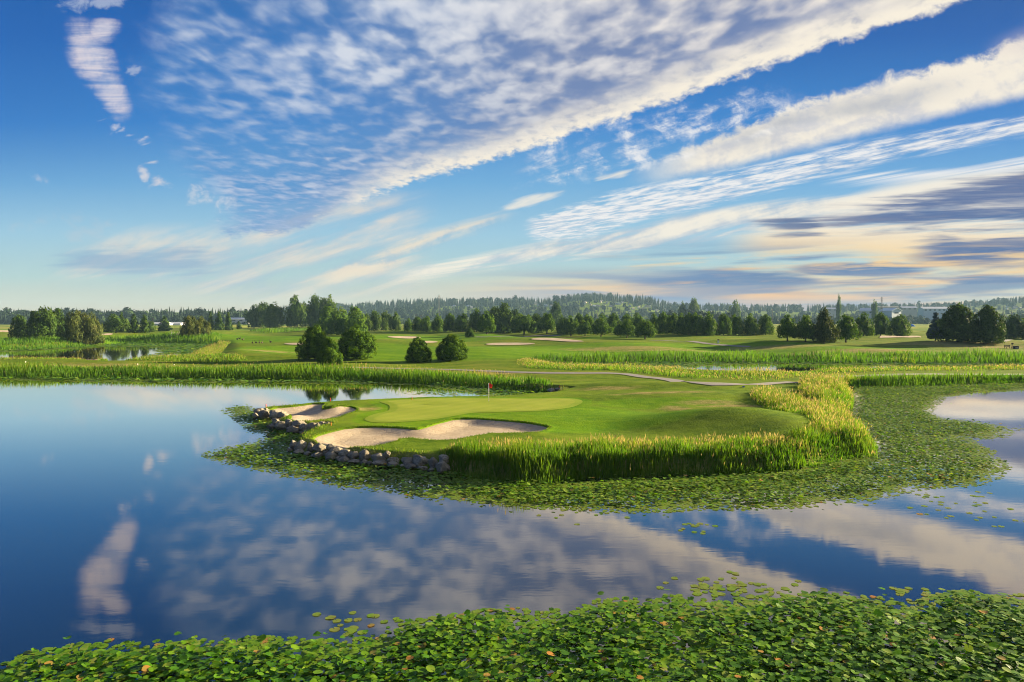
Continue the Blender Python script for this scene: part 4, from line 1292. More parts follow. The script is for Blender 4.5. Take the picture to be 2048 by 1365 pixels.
def crown_arrays(kind, seed, H=1.0, Rm=0.5, base=0.05, clumps=70, leaves=2400, size=0.05, cl=0.24, lump=0.2, core=True):
    """foliage of a crown H high and 2*Rm wide in clumps of sprays; returns vertices, faces, tints."""
    rg = np.random.default_rng(seed)
    px_, pr_ = PROF[kind]
    z0 = base * H
    hh = H - z0
    # lumpy outline: radius depends on bearing and height
    ph = rg.uniform(0, 6.28, 8)

    def rad(t, a):
        b = np.interp(t, px_, pr_)
        return Rm * b * (1 + lump * (0.5 * np.sin(2 * a + ph[0] + 3 * t) + 0.35 * np.sin(3 * a + ph[1] - 5 * t) + 0.3 * np.sin(5 * a + ph[2] + 9 * t)))
    t = rg.uniform(0, 1, clumps * 3)
    keep = rg.uniform(0, 1, len(t)) < np.interp(t, px_, pr_) * 0.8 + 0.15
    t = t[keep][:clumps]
    K = len(t)
    a = rg.uniform(0, 2 * np.pi, K)
    rr = rad(t, a) * np.sqrt(rg.uniform(0.45, 0.98, K))
    if kind == 'spruce':
        t = np.floor(t * 9) / 9 + rg.normal(0, 0.012, K)
        rr = rad(np.clip(t, 0, 1), a) * rg.uniform(0.55, 1.0, K)
    cc = np.stack([rr * np.cos(a), rr * np.sin(a), z0 + np.clip(t, 0.02, 0.97) * hh], -1)
    cr = cl * Rm * rg.uniform(0.65, 1.25, K)
    ctint = rg.normal(0.45, 0.16, K)
    per = np.maximum(8, (leaves * (cr ** 2) / (cr ** 2).sum())).astype(int)
    kk = np.repeat(np.arange(K), per)
    n = len(kk)
    d = rg.normal(0, 1, (n, 3))
    outw = cc[kk] - np.array([0, 0, z0 + hh * 0.42])
    outw /= np.linalg.norm(outw, axis=1)[:, None] + 1e-6
    d += outw * 0.9
    d /= np.linalg.norm(d, axis=1)[:, None]
    stretch = np.array([1.0, 1.0, 1.25 if kind != 'spruce' else 0.45])
    p = cc[kk] + d * stretch * (cr[kk] * rg.uniform(0.50, 1.10, n) * (1 + 0.28 * (rg.uniform(0, 1, n) < (0.08 if leaves < 6000 else 0.02))))[:, None]
    p[:, 2] = np.maximum(p[:, 2], z0 * 0.6 + 0.004)
    if kind == 'willow':
        p[:, 2] -= rg.uniform(0, 0.20, n) * hh * (np.hypot(p[:, 0], p[:, 1]) / Rm)
        p[:, 2] = np.maximum(p[:, 2], z0 * 0.5)
    v, f = leaf_quads(p, d + outw * 0.4, size, rg, 1.9 if kind != 'willow' else 3.2, 0.0 if kind not in ('willow', 'spruce') else 0.8)
    tint = np.repeat(np.clip(ctint[kk] + rg.normal(0, 0.12, n), 0, 1), 4)
    vs, fs, ts = [v], [f], [tint]
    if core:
        # inner shell against see-through; its dark tint paints in the crown's inner shade
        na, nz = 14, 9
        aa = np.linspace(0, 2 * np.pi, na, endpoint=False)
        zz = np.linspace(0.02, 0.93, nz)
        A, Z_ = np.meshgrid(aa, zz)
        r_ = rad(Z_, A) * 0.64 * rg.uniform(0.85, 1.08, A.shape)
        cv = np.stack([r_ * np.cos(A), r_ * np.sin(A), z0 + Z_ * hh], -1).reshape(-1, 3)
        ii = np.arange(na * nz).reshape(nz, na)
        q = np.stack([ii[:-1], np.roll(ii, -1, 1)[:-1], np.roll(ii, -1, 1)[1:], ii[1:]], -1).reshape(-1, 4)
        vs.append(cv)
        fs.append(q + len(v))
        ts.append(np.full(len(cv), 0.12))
    return np.concatenate(vs), np.concatenate(fs), np.concatenate(ts)


PROTO = {}


def tree_mesh(key, kind, mat, seed, **kw):
    """crown and trunk meshes of a unit tree: 1 m high, 1 m wide."""
    v, f, t = crown_arrays(kind, seed, **kw)
    o = build('crown', v, f, mat, {'tint': t})
    b = kw.get('base', 0.05)
    rg = random.Random(seed)
    mb = Mesh()
    tr = 0.035 if kind in ('cedar', 'mound', 'hedge', 'spire', 'spruce') else 0.030
    mb.tube([(0, 0, -0.03), (rg.uniform(-.01, .01), rg.uniform(-.01, .01), b * 0.5), (rg.uniform(-.02, .02), rg.uniform(-.02, .02), b + 0.18), (rg.uniform(-.03, .03), rg.uniform(-.03, .03), 0.75)], [tr * 1.5, tr, tr * 0.8, tr * 0.25], 7)
    for _ in range(5):
        an, z = rg.uniform(0, 6.28), b + rg.uniform(0.0, 0.25)
        L = rg.uniform(0.18, 0.32)
        mb.tube([(0, 0, z), (L * 0.5 * math.cos(an), L * 0.5 * math.sin(an), z + 0.07), (L * math.cos(an), L * math.sin(an), z + 0.20)], [tr * 0.55, tr * 0.4, tr * 0.15], 5)
    tk = mb.done('trunk', m_palebark if mat is m_willow else m_bark, smooth=True)
    PROTO[key] = (o.data, tk.data)
    bpy.data.objects.remove(o)
    bpy.data.objects.remove(tk)


for i in range(3):
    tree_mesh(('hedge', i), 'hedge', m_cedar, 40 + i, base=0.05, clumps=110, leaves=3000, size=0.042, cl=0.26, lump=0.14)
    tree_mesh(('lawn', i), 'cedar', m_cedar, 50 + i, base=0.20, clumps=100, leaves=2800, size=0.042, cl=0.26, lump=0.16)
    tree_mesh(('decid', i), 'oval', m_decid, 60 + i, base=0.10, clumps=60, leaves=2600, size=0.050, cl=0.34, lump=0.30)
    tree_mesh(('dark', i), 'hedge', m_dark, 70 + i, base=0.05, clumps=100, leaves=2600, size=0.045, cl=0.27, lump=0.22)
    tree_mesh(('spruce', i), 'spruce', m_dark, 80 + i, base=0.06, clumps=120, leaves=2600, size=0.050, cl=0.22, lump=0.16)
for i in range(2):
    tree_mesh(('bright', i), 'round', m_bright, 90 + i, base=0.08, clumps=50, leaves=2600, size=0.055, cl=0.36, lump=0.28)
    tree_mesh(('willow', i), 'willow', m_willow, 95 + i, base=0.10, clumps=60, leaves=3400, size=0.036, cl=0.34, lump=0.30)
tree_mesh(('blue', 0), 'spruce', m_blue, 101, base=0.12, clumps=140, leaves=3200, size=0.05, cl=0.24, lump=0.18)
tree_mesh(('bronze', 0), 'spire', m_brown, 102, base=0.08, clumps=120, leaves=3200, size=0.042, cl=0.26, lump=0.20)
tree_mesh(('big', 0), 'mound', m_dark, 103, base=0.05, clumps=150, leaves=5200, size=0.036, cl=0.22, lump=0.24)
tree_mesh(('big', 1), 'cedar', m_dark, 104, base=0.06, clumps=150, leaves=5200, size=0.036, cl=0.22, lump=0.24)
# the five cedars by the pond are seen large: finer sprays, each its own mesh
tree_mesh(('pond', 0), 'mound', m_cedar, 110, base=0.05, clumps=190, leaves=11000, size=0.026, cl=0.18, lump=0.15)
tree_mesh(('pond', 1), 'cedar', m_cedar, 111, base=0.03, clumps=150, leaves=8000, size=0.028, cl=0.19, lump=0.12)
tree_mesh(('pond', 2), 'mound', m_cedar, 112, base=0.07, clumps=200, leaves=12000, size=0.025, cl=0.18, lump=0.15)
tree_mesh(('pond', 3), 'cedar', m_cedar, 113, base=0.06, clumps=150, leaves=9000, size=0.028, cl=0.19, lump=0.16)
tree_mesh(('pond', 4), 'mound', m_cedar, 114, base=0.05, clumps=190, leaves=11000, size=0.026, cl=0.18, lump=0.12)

trng = random.Random(9)


def tree(key, px, base, top, width, name, label, group=None, Yd=None):
    """a tree whose foot, top and breadth are read off the photograph; it stands on the ground there."""
    if Yd is None:
        x, y, z = hit(px, base)
    else:
        dx, dy, _ = ray(px, base)
        x, y = dx / dy * Yd, Yd
        z = float(ground(x, y))
    h = CAM_H + uv_of(px, top)[1] * y - z
    w = width / FPX * y * (0.90 if key[0] == 'pond' else 0.98)
    r = empty(name, (x, y, z - 0.02), trng.uniform(0, 6.28), (w, w, h))
    cm, tm = PROTO[key]
    for nm, me in (('trunk', tm), ('crown', cm)):
        c = bpy.data.objects.new(nm, me)
        COL.objects.link(c)
        c.parent = r
    tag(r, label, 'tree', group)
    return r


GP = 'rounded cedars by the pond'
tree(('pond', 0), 630, 720, 655, 68, 'cedar_tree', 'large rounded green cedar, left one of the three clustered behind the pond', GP)
tree(('pond', 1), 660, 729, 678, 54, 'cedar_tree', 'small cedar standing in front, between the two large clustered cedars', GP)
tree(('pond', 2), 714, 719, 655, 82, 'cedar_tree', 'broad domed cedar with bare soil under it, right one of the three clustered', GP)
tree(('pond', 3), 836, 725, 677, 54, 'cedar_tree', 'short ragged cedar alone on the fairway beside the domed one', GP)
tree(('pond', 4), 904.5, 721, 672, 68, 'cedar_tree', 'neat dome shaped cedar alone above the flag', GP)


def row(items, key, name, label, group):
    """a row of look-alike trees, told apart by their place in it."""
    n = len(items)
    for i, (px, b, t, w) in enumerate(sorted(items)):
        kk = (key, i % (3 if (key, 2) in PROTO else 2))
        tree(kk, px, b, t, w, name, label % nth(i, n), group)


row([(818, 663, 640, 20), (835, 663.5, 637, 22), (852, 664, 634, 24), (876, 664, 632, 26), (900, 664, 631, 27), (925, 664, 629, 29), (953, 664, 622, 30)], 'hedge', 'hedge_cedar', 'dense dark cedar in the hedge left of the middle, %s', 'cedars of the left hedge')
row([(974, 669, 625, 37), (1048, 670, 630, 46), (1094, 668, 627, 36)], 'lawn', 'lawn_cedar', 'conical cedar with lighter foliage before the dark middle clump, %s', 'conical cedars before the middle clump')
row([(990, 665, 616, 32), (1008, 667, 613, 46), (1030, 666, 622, 32), (1072, 667, 629, 28)], 'dark', 'dark_evergreen', 'tall dark evergreen in the middle clump, %s', 'dark evergreens of the middle clump')
tree(('dark', 1), 1111.5, 655, 610, 29, 'dark_evergreen', 'tall dark oval evergreen rising alone above the middle tree row')
row([(1125, 668, 635, 24), (1158, 666, 631, 24), (1176, 667, 631, 26), (1205, 665, 632, 34), (1227, 667, 631, 32), (1254, 666, 630, 30), (1275, 668, 631, 34)], 'hedge', 'hedge_cedar', 'dark cedar behind the lawn cedars with bare trunks, %s', 'cedars behind the lawn row')
row([(1142, 673, 634, 38), (1170, 673, 642, 27), (1202, 673.5, 637, 39), (1240, 675, 646, 22), (1254, 676.5, 640, 31), (1290, 679, 642, 39)], 'lawn', 'lawn_cedar', 'cedar with bare trunk on the lawn in the middle row, %s', 'lawn cedars with bare trunks')
row([(1308, 669, 631, 27), (1326, 669, 629, 28), (1345, 669, 629, 28), (1362, 670, 631, 28), (1378, 670, 631, 26), (1393, 670, 628, 30), (1418, 671, 629, 33), (1447, 671, 632, 31), (1471, 671, 631, 29), (1500, 671, 632, 33), (1531, 670, 634, 34)], 'hedge', 'hedge_cedar', 'dark cedar in the long hedge right of the middle, %s', 'cedars of the long right hedge')
row([(1575, 682, 633, 40), (1611, 684, 632, 37), (1692, 685.5, 631, 45)], 'lawn', 'lawn_cedar', 'cedar with short bare trunk in the right lawn group, %s', 'cedars of the right lawn group')
tree(('bronze', 0), 1648, 687, 621, 44, 'cypress', 'pointed bronze green cypress, tallest of the right lawn group')
row([(1727, 672, 630, 35), (1761, 672, 631, 36), (1799, 673, 632, 40)], 'hedge', 'hedge_cedar', 'dark cedar of the trio right of the bronze cypress, %s', 'cedar trio on the right')
tree(('blue', 0), 1871, 682, 624, 34, 'blue_spruce', 'blue grey spruce with bare trunk at the left of the big dark group')
tree(('big', 0), 1915, 684, 614, 70, 'dark_evergreen', 'huge dark evergreen with pointed top beside the blue spruce')
tree(('blue', 0), 1936, 683, 616, 36, 'blue_spruce', 'dark blue spruce half hidden between the two huge dark evergreens')
tree(('big', 1), 1975, 687, 617, 64, 'dark_evergreen', 'huge rounded dark evergreen on the right of the big dark group')
tree(('dark', 2), 2028, 677, 632, 42, 'dark_evergreen', 'dark conical evergreen at the right edge behind the bench')
tree(('dark', 0), 2075, 679, 630, 46, 'dark_evergreen', 'dark evergreen cut by the right edge of the picture')
tree(('pond', 3), 940, 675, 657, 20, 'cedar_sapling', 'tiny cedar on a thin trunk left of the conical lawn cedars')

# left of the middle
row([(655, 670, 623, 42), (684, 671, 624, 46), (710, 672, 624, 42)], 'bright', 'leafy_tree', 'bright green leafy tree behind the clustered cedars, %s', 'bright leafy trees')
row([(732, 663, 632, 20), (750, 663, 628, 24), (772, 662, 627, 24), (790, 663, 629, 22)], 'decid', 'leafy_tree', 'olive leafy tree beyond the hedge right of the bright trees, %s', 'olive trees beyond the fairway')
row([(594, 656, 599, 42), (632, 657, 601, 34), (655, 657, 600, 40)], 'decid', 'poplar_tree', 'tall dark poplar standing above the clustered cedars, %s', 'tall dark poplars')
row([(508, 657, 615, 26), (527, 657, 613, 34), (550, 658, 612, 40)], 'decid', 'leafy_tree', 'dark leafy tree of the clump left of the tall poplars, %s', 'leafy clump left of the poplars')
row([(421, 660, 622, 16), (438, 661, 622, 20), (457, 661, 622, 18)], 'spruce', 'spruce_tree', 'small dark spruce before the white barn, %s', 'spruces before the barn')
row([(243, 664, 624, 17), (268, 666, 627, 23), (289, 666, 627, 20)], 'spruce', 'spruce_tree', 'dark spruce above the left pond, %s', 'spruces above the left pond')
tree(('spruce', 1), 329, 663, 631, 27, 'spruce_tree', 'broad dark spruce alone left of the pale willows')
tree(('decid', 0), 232, 666, 633, 40, 'leafy_tree', 'low dark leafy bush tree under the left pond spruces')
tree(('decid', 2), 300, 665, 645, 22, 'leafy_tree', 'low shrub between the dark spruces and the broad spruce')
tree(('willow', 0), 381, 673, 634, 28, 'willow_tree', 'pale olive willow, left one of the pair beyond the left pond')
tree(('willow', 1), 405, 671, 638, 27, 'willow_tree', 'pale olive willow, right one of the pair beyond the left pond')
tree(('willow', 0), 152, 684, 625, 48, 'willow_tree', 'large drooping willow with pale limbs at the left pond')
tree(('willow', 1), 183, 688, 634, 36, 'willow_tree', 'lower right half of the drooping willow pair at the left pond')
row([(39, 677, 632, 32), (117, 674, 624, 32)], 'dark', 'dark_evergreen', 'dark rounded evergreen at the far left, %s', 'far left evergreens')
tree(('spruce', 2), 67, 677, 619, 32, 'spruce_tree', 'tall dark spruce between the two rounded evergreens at the far left')
tree(('decid', 1), 90, 677, 624, 42, 'leafy_tree', 'leafy dark tree right of the tall spruce at the far left')
tree(('spruce', 0), 478, 659, 642, 13, 'spruce_tree', 'tiny spruce right of the three before the barn')
tree(('spruce', 0), -30, 676, 622, 36, 'spruce_tree', 'dark spruce just left of the picture edge')

# ------------------------------------------------------------------ houses and sheds in the distance
m_wallw = plain('white_siding', (0.42, 0.42, 0.42), 0.8, 0.2, 0.08, 0.5)
m_wallb = plain('beige_siding', (0.42, 0.36, 0.30), 0.8, 0.2, 0.1, 0.5)
m_wallg = plain('grey_siding', (0.27, 0.28, 0.30), 0.8, 0.2, 0.1, 0.5)
m_roofg = plain('grey_roof', (0.16, 0.16, 0.17), 0.8, 0.2, 0.2, 0.6)
m_roofw = plain('white_metal_roof', (0.50, 0.52, 0.56), 0.5, 0.4, 0.06, 0.3)
m_roofb = plain('blue_metal_roof', (0.36, 0.46, 0.56), 0.5, 0.4, 0.06, 0.3)
m_glass = plain('dark_window', (0.03, 0.035, 0.045), 0.2, 0.5, 0.1, 1.0)


def building(name, cat, px, base, top, width, Yd, wall, roof, label, group=None, rz=0.0, gable_front=False, parent_z=None, wins=0, depth=0.8):
    dx, dy, _ = ray(px, base)
    x, y = dx / dy * Yd, Yd
    z = CAM_H + uv_of(px, base)[1] * Yd
    gz = float(ground(x, y))
    w = width / FPX * Yd
    h = (base - top) / FPX * Yd
    d = w * depth
    r = empty(name, (x, y, z), rz)
    tag(r, label, cat, group)
    eh = h * 0.62
    foot = min(0.0, gz - z) - 0.5
    mb = Mesh().box(-w / 2, w / 2, -d / 2, d / 2, foot, eh)
    rf = Mesh()
    o_ = 0.06 * w
    if gable_front:
        mb.add([(-w / 2, -d / 2, eh), (w / 2, -d / 2, eh), (0, -d / 2, h * 0.97), (-w / 2, d / 2, eh), (w / 2, d / 2, eh), (0, d / 2, h * 0.97)], [(0, 1, 2), (4, 3, 5)])
        a = [(-w / 2 - o_, -d / 2 - o_, eh - 0.04 * h), (0, -d / 2 - o_, h), (w / 2 + o_, -d / 2 - o_, eh - 0.04 * h), (-w / 2 - o_, d / 2 + o_, eh - 0.04 * h), (0, d / 2 + o_, h), (w / 2 + o_, d / 2 + o_, eh - 0.04 * h)]
        th = 0.05 * h
        b_ = [(p[0], p[1], p[2] + th) for p in a]
        rf.add(a + b_, [(0, 1, 4, 3), (1, 2, 5, 4), (9, 10, 7, 6), (10, 11, 8, 7), (0, 6, 7, 1), (1, 7, 8, 2), (4, 10, 9, 3), (5, 11, 10, 4), (0, 3, 9, 6), (2, 8, 11, 5)])
    else:
        mb.add([(-w / 2, -d / 2, eh), (-w / 2, d / 2, eh), (-w / 2, 0, h * 0.97), (w / 2, -d / 2, eh), (w / 2, d / 2, eh), (w / 2, 0, h * 0.97)], [(1, 0, 2), (3, 4, 5)])
        o2 = 0.03 * w
        a = [(-w / 2 - o2, -d / 2 - o2, eh - 0.04 * h), (-w / 2 - o2, 0, h), (-w / 2 - o2, d / 2 + o2, eh - 0.04 * h), (w / 2 + o2, -d / 2 - o2, eh - 0.04 * h), (w / 2 + o2, 0, h), (w / 2 + o2, d / 2 + o2, eh - 0.04 * h)]
        th = 0.05 * h
        b_ = [(p[0], p[1], p[2] + th) for p in a]
        rf.add(a + b_, [(0, 3, 4, 1), (1, 4, 5, 2), (6, 7, 10, 9), (7, 8, 11, 10), (0, 6, 9, 3), (2, 5, 11, 8), (0, 1, 7, 6), (1, 2, 8, 7), (3, 9, 10, 4), (4, 10, 11, 5)])
    mb.done('wall', wall, r)
    rf.done('roof', roof, r)
    for k in range(wins):
        cx = -w / 2 + w * (k + 0.5) / wins
        ww = w / wins * 0.22
        Mesh().box(cx - ww, cx + ww, -d / 2 - 0.06, -d / 2 - 0.003, eh * 0.38, eh * 0.74).done('window', m_glass, r)
    return r


BUILT = []          # screen boxes kept free of forest: px, top, base, half width, distance


def far_building(*a, **k):
    BUILT.append((a[2], a[4], a[3], a[5] / 2, a[6]))
    return building(*a, **k)


far_building('greenhouse', 'greenhouse', 322, 652, 645.5, 34, 880, m_roofw, m_roofw, 'long low white greenhouse behind the spruces, left of the broad spruce', wins=0)
far_building('greenhouse', 'greenhouse', 352, 651.5, 645, 30, 900, m_roofw, m_roofw, 'long low white greenhouse between the broad spruce and the pale willows', wins=0)
far_building('barn', 'barn', 475, 644, 636, 26, 1150, m_wallw, m_roofw, 'white gabled barn behind the three small spruces', rz=0.35, wins=2, depth=0.6)
far_building('farm_shed', 'shed', 494, 644, 640, 9, 1100, m_wallw, m_roofb, 'small pale shed right of the white barn', wins=1)
far_building('warehouse', 'warehouse', 1873, 624, 614.5, 64, 1500, m_roofb, m_roofw, 'long white roofed warehouse above the blue spruce', wins=7, depth=0.3)
far_building('warehouse', 'warehouse', 1781, 631, 617, 31, 1350, m_roofb, m_roofb, 'pale blue warehouse with a steep gable roof beside the lattice pylon', rz=0.5, gable_front=True, wins=1)
far_building('warehouse', 'warehouse', 1735, 630, 617, 26, 1380, m_wallw, m_roofw, 'white sloping roof warehouse left of the lattice pylon', rz=-0.5, wins=2)
far_building('warehouse', 'warehouse', 1816, 621, 613.5, 30, 1600, m_wallg, m_roofw, 'grey walled shed right of the steep blue gable', wins=3, depth=0.4)
far_building('warehouse', 'warehouse', 1775, 618, 613.5, 40, 1700, m_wallg, m_roofg, 'long dark roofed building behind the lattice pylon', wins=4, depth=0.3)
far_building('warehouse', 'warehouse', 1662, 623, 616, 22, 1600, m_wallw, m_roofw, 'small white warehouse left of the lone poplar', wins=2, depth=0.5)
hr = random.Random(4)
HOUSES = []
for (x0, x1, y0, y1, n_) in ((1068, 1105, 605, 612, 10), (1165, 1245, 602, 611, 22), (1255, 1345, 610, 622, 24), (1040, 1075, 606, 618, 6), (1395, 1450, 611, 620, 12), (1480, 1560, 612, 621, 6), (885, 960, 606, 614, 5), (1960, 2048, 612, 622, 8)):
    for _ in range(n_):
        q = (hr.uniform(x0, x1), hr.uniform(y0 + 2, y1 + 4), hr.uniform(3.4, 6.5))
        hp = hit(q[0], q[1])
        if 1500 < hp[1] < 2550:
            HOUSES.append((*q, hp[1]))
for px, b, w, Yh in HOUSES:
    wl, rf_ = hr.choice([(m_wallw, m_roofg), (m_wallw, m_roofw), (m_wallb, m_roofg), (m_wallg, m_roofg), (m_wallw, m_wallb)])
    far_building('house', 'house', px, b, b - w * hr.uniform(0.55, 0.8), w, Yh, wl, rf_, 'small pale house among the trees on the far hillside', 'houses on the far hillside', hr.uniform(-0.6, 0.6), hr.random() < 0.5, wins=2)

# ------------------------------------------------------------------ forest on the horizon
m_forest, gg, out = material('forest_leaf')
t = attr(gg, 'tint')
n = gg.noise(objpos(gg), 0.15, 3.0, 0.6)
bsdf(gg, out, gg.ramp(t + (n - 0.5) * 0.25, [(0.0, (0.007, 0.015, 0.009)), (0.35, (0.013, 0.027, 0.012)), (0.6, (0.040, 0.075, 0.018)), (1.0, (0.075, 0.120, 0.026))]), 0.85, 0.1)
frg = np.random.default_rng(31)


def conifer_proto(seed):
    r = np.random.default_rng(seed)
    vs, fs = [], []
    nt, ns = 6, 9
    for i in range(nt):
        z0, z1 = 0.06 + 0.94 * i / nt * 0.93, 0.06 + 0.94 * min(1.0, (i + 1.7) / nt)
        R0 = (1 - i / nt) ** 0.85 * 0.5
        b = len(vs)
        vs.append((0, 0, z1))
        for k in range(ns):
            a = 2 * np.pi * k / ns + r.uniform(-.2, .2)
            q = R0 * (r.uniform(0.85, 1.15) if k % 2 else r.uniform(0.45, 0.75))
            vs.append((q * np.cos(a), q * np.sin(a), z0 - r.uniform(0, 0.03)))
        for k in range(ns):
            fs.append((b, b + 1 + k, b + 1 + (k + 1) % ns))
    return np.array(vs), np.array(fs)


CON = [conifer_proto(i) for i in range(4)]
DEC = []
for i in range(4):
    v, f, t = crown_arrays('round' if i % 2 else 'oval', 200 + i, base=0.06, clumps=16, leaves=230, size=0.15, cl=0.42, lump=0.3, core=True)
    DEC.append((v, np.concatenate([f[:, [0, 1, 2]], f[:, [0, 2, 3]]]), t))


def free(px, y):
    """is the sight line to a house open here?"""
    for bx, bt, bb, hw, bd in BUILT:
        if y < bd and abs(px - bx) < hw + 3.0:
            return bb
    return None


class Forest:
    def __init__(self):
        self.V, self.F, self.T, self.n = [], [], [], 0

    def one(self, x, y, z, h, w, con, tint):
        v, f, *tt = (CON if con else DEC)[frg.integers(0, 4)]
        a = frg.uniform(0, 6.28)
        c, s = np.cos(a), np.sin(a)
        q = np.stack([(v[:, 0] * c - v[:, 1] * s) * w + x, (v[:, 0] * s + v[:, 1] * c) * w + y, v[:, 2] * h + z - 0.3], -1)
        self.V.append(q)
        self.F.append(f + self.n)
        self.T.append(np.full(len(v), tint) if con else tint + (tt[0] - 0.45) * 0.5)
        self.n += len(v)

    def belt(self, x0, x1, n, y0, y1, hmin, hmax, con, tint_c, tint_d, toplimit=None):
        for _ in range(n):
            px = frg.uniform(x0, x1)
            y = frg.uniform(y0, y1)
            x = uv_of(px, 640)[0] * y
            z = float(FGZ(x, y))
            isc = frg.uniform() < con
            h = frg.uniform(hmin, hmax) * (1.0 if isc else 0.72)
            if toplimit is not None:
                v = np.interp(x / y, SKX, SKV) + toplimit / FPX
                h = min(h, max(4.0, (v * y + CAM_H - z) * frg.uniform(0.80, 1.04)))
            bb = free(px, y)
            if bb is not None:
                cap = (640 - bb - 1.0) / FPX * y + CAM_H - z
                if cap < 3.0:
                    continue
                h = min(h, cap)
            w = h * (frg.uniform(0.26, 0.40) if isc else frg.uniform(0.75, 1.15))
            self.one(x, y, z, h, w, isc, np.clip(frg.normal(tint_c if isc else tint_d, 0.10), 0, 1))

    def done(self, name, label):
        o = build(name, np.concatenate(self.V), np.concatenate(self.F), m_forest, {'tint': np.clip(np.concatenate(self.T), 0, 1)})
        return tag(o, label, kind='stuff')


# ground heights on a coarse lattice, for the many forest trees
gu = np.linspace(-1.6, 1.6, 161)
gy_ = np.geomspace(350, 5000, 90)
GU, GY = np.meshgrid(gu, gy_)
GZ = ground(GU * GY, GY)


def FGZ(x, y):
    a = np.clip((x / y + 1.6) / 3.2 * 160, 0, 159.999)
    b = np.clip(math.log(y / 350) / math.log(5000 / 350) * 89, 0, 88.999)
    i, j = int(a), int(b)
    p, q = a - i, b - j
    return GZ[j, i] * (1 - p) * (1 - q) + GZ[j, i + 1] * p * (1 - q) + GZ[j + 1, i] * (1 - p) * q + GZ[j + 1, i + 1] * p * q


F = Forest()
F.belt(-500, 580, 900, 1150, 1400, 18, 34, 0.62, 0.20, 0.36, 0.0)      # the dark belt on the left
F.belt(-500, 580, 260, 1060, 1150, 10, 22, 0.30, 0.24, 0.40, -8.0)
F.belt(540, 1340, 800, 2350, 2650, 20, 44, 0.9, 0.22, 0.34, 3.0)
F.belt(690, 1340, 90, 2560, 2640, 32, 46, 1.0, 0.18, 0.34, 6.0)        # crest of the hill
F.belt(560, 1340, 800, 1700, 2350, 12, 24, 0.45, 0.24, 0.36, -3.0)     # its slope
F.belt(1330, 2600, 900, 2300, 2650, 20, 32, 0.8, 0.24, 0.38, 0.0)
F.belt(1330, 2600, 620, 1650, 2250, 10, 20, 0.35, 0.28, 0.46, -3.0)
F.belt(560, 1560, 420, 1150, 1550, 6, 15, 0.15, 0.30, 0.62, -6.0)       # light scrub and young trees on the flat
F.belt(1500, 2600, 420, 1150, 1600, 8, 22, 0.25, 0.28, 0.52, -2.0)
F.belt(1340, 1470, 26, 1000, 1100, 20, 30, 0.2, 0.25, 0.36, 0.0)
F.belt(1900, 2300, 60, 1250, 1500, 18, 34, 0.5, 0.20, 0.34, 4.0)
F.done('forest', 'distant forest belt of dark conifers and broad trees along the horizon')
for px, b, t_, w, lab in ((1677, 633, 597, 9, 'slim dark poplar rising alone above the far warehouses'), (1364, 632, 609, 16, 'dark leafy far tree, left one of the pair above the long hedge'), (1388, 633, 605, 22, 'taller dark leafy far tree, right one of the pair above the long hedge'), (1470, 634, 606, 18, 'rounded far tree above the right end of the long hedge'),
                          (1749, 630, 606, 13, 'thin far tree just left of the lattice pylon')):
    tree(('decid', len(lab) % 3), px, b, t_, w, 'poplar_tree' if 'slim' in lab else 'leafy_tree', lab, 'lone trees in the far fields', Yd=1080)

# ------------------------------------------------------------------ boulders along the bank
m_rock, gg, out = material('boulder_stone')
P = objpos(gg)
oi = gg.node('ShaderNodeObjectInfo')
rnd = E(gg, oi.outputs['Random'])
x_, y_, z_ = gg.sep(P)
pv = gg.vec(x_ + rnd * 31.0, y_ + rnd * 17.0, z_)
r1 = gg.noise(pv, 1.3, 5.0, 0.62)
r2 = gg.noise(pv, 6.0, 5.0, 0.7)
r3 = gg.noise(pv, 26.0, 3.0, 0.6)
c = gg.mix(gg.step(r1 * 0.6 + r2 * 0.4, 0.34, 0.66), (0.150, 0.136, 0.098), (0.38, 0.345, 0.262))
c = gg.mix(gg.step(r2, 0.52, 0.66) * 0.55, c, (0.52, 0.49, 0.42))
c = gg.mix(gg.step(r3 * 0.6 + r1 * 0.4, 0.56, 0.68) * 0.6, c, (0.080, 0.072, 0.058))
c = gg.mix(gg.step(rnd, 0.0, 1.0) * 0.45, c, (0.12, 0.095, 0.070))
wx_, wy_, wz_ = gg.sep(pos(gg))
c = gg.mix(gg.step(wz_ + (r2 - 0.5) * 0.12, 0.26, 0.10) * 0.7, c, (0.045, 0.042, 0.030))
c = gg.mix(gg.step(r1 * 0.5 + r2 * 0.5, 0.54, 0.62) * 0.45, c, (0.085, 0.095, 0.035))
bsdf(gg, out, c, 0.9, 0.2, bump(gg, r2 * 0.7 + r3 * 0.3, 0.8, 0.12))


def boulder_mesh(seed):
    r = np.random.default_rng(seed)
    import bmesh
    bm = bmesh.new()
    bmesh.ops.create_icosphere(bm, subdivisions=4, radius=0.5)
    v = np.array([q.co[:] for q in bm.verts])
    n = v / np.linalg.norm(v, axis=1)[:, None]
    d = np.zeros(len(v))
    for f_, a_ in ((1.3, 0.22), (2.6, 0.13), (5.5, 0.05), (12, 0.018)):
        for _ in range(3):
            k = r.normal(0, 1, 3)
            k = k / np.linalg.norm(k) * f_
            d += a_ / 2 * np.sin(n @ k * 2.2 + r.uniform(0, 6.28))
    # a few worn flat faces
    for _ in range(9):
        k = r.normal(0, 1, 3)
        k /= np.linalg.norm(k)
        lim = r.uniform(0.66, 0.92)
        s = n @ k
        d = np.where(s * (1 + d) > lim, lim / np.maximum(s, 0.3) - 1, d)
    for q, p in zip(bm.verts, n * (0.5 * (1 + d))[:, None]):
        q.co = p
    me = bpy.data.meshes.new('boulder')
    bm.to_mesh(me)
    bm.free()
    me.polygons.foreach_set('use_smooth', np.ones(len(me.polygons), dtype=bool))
    me.materials.append(m_rock)
    return me


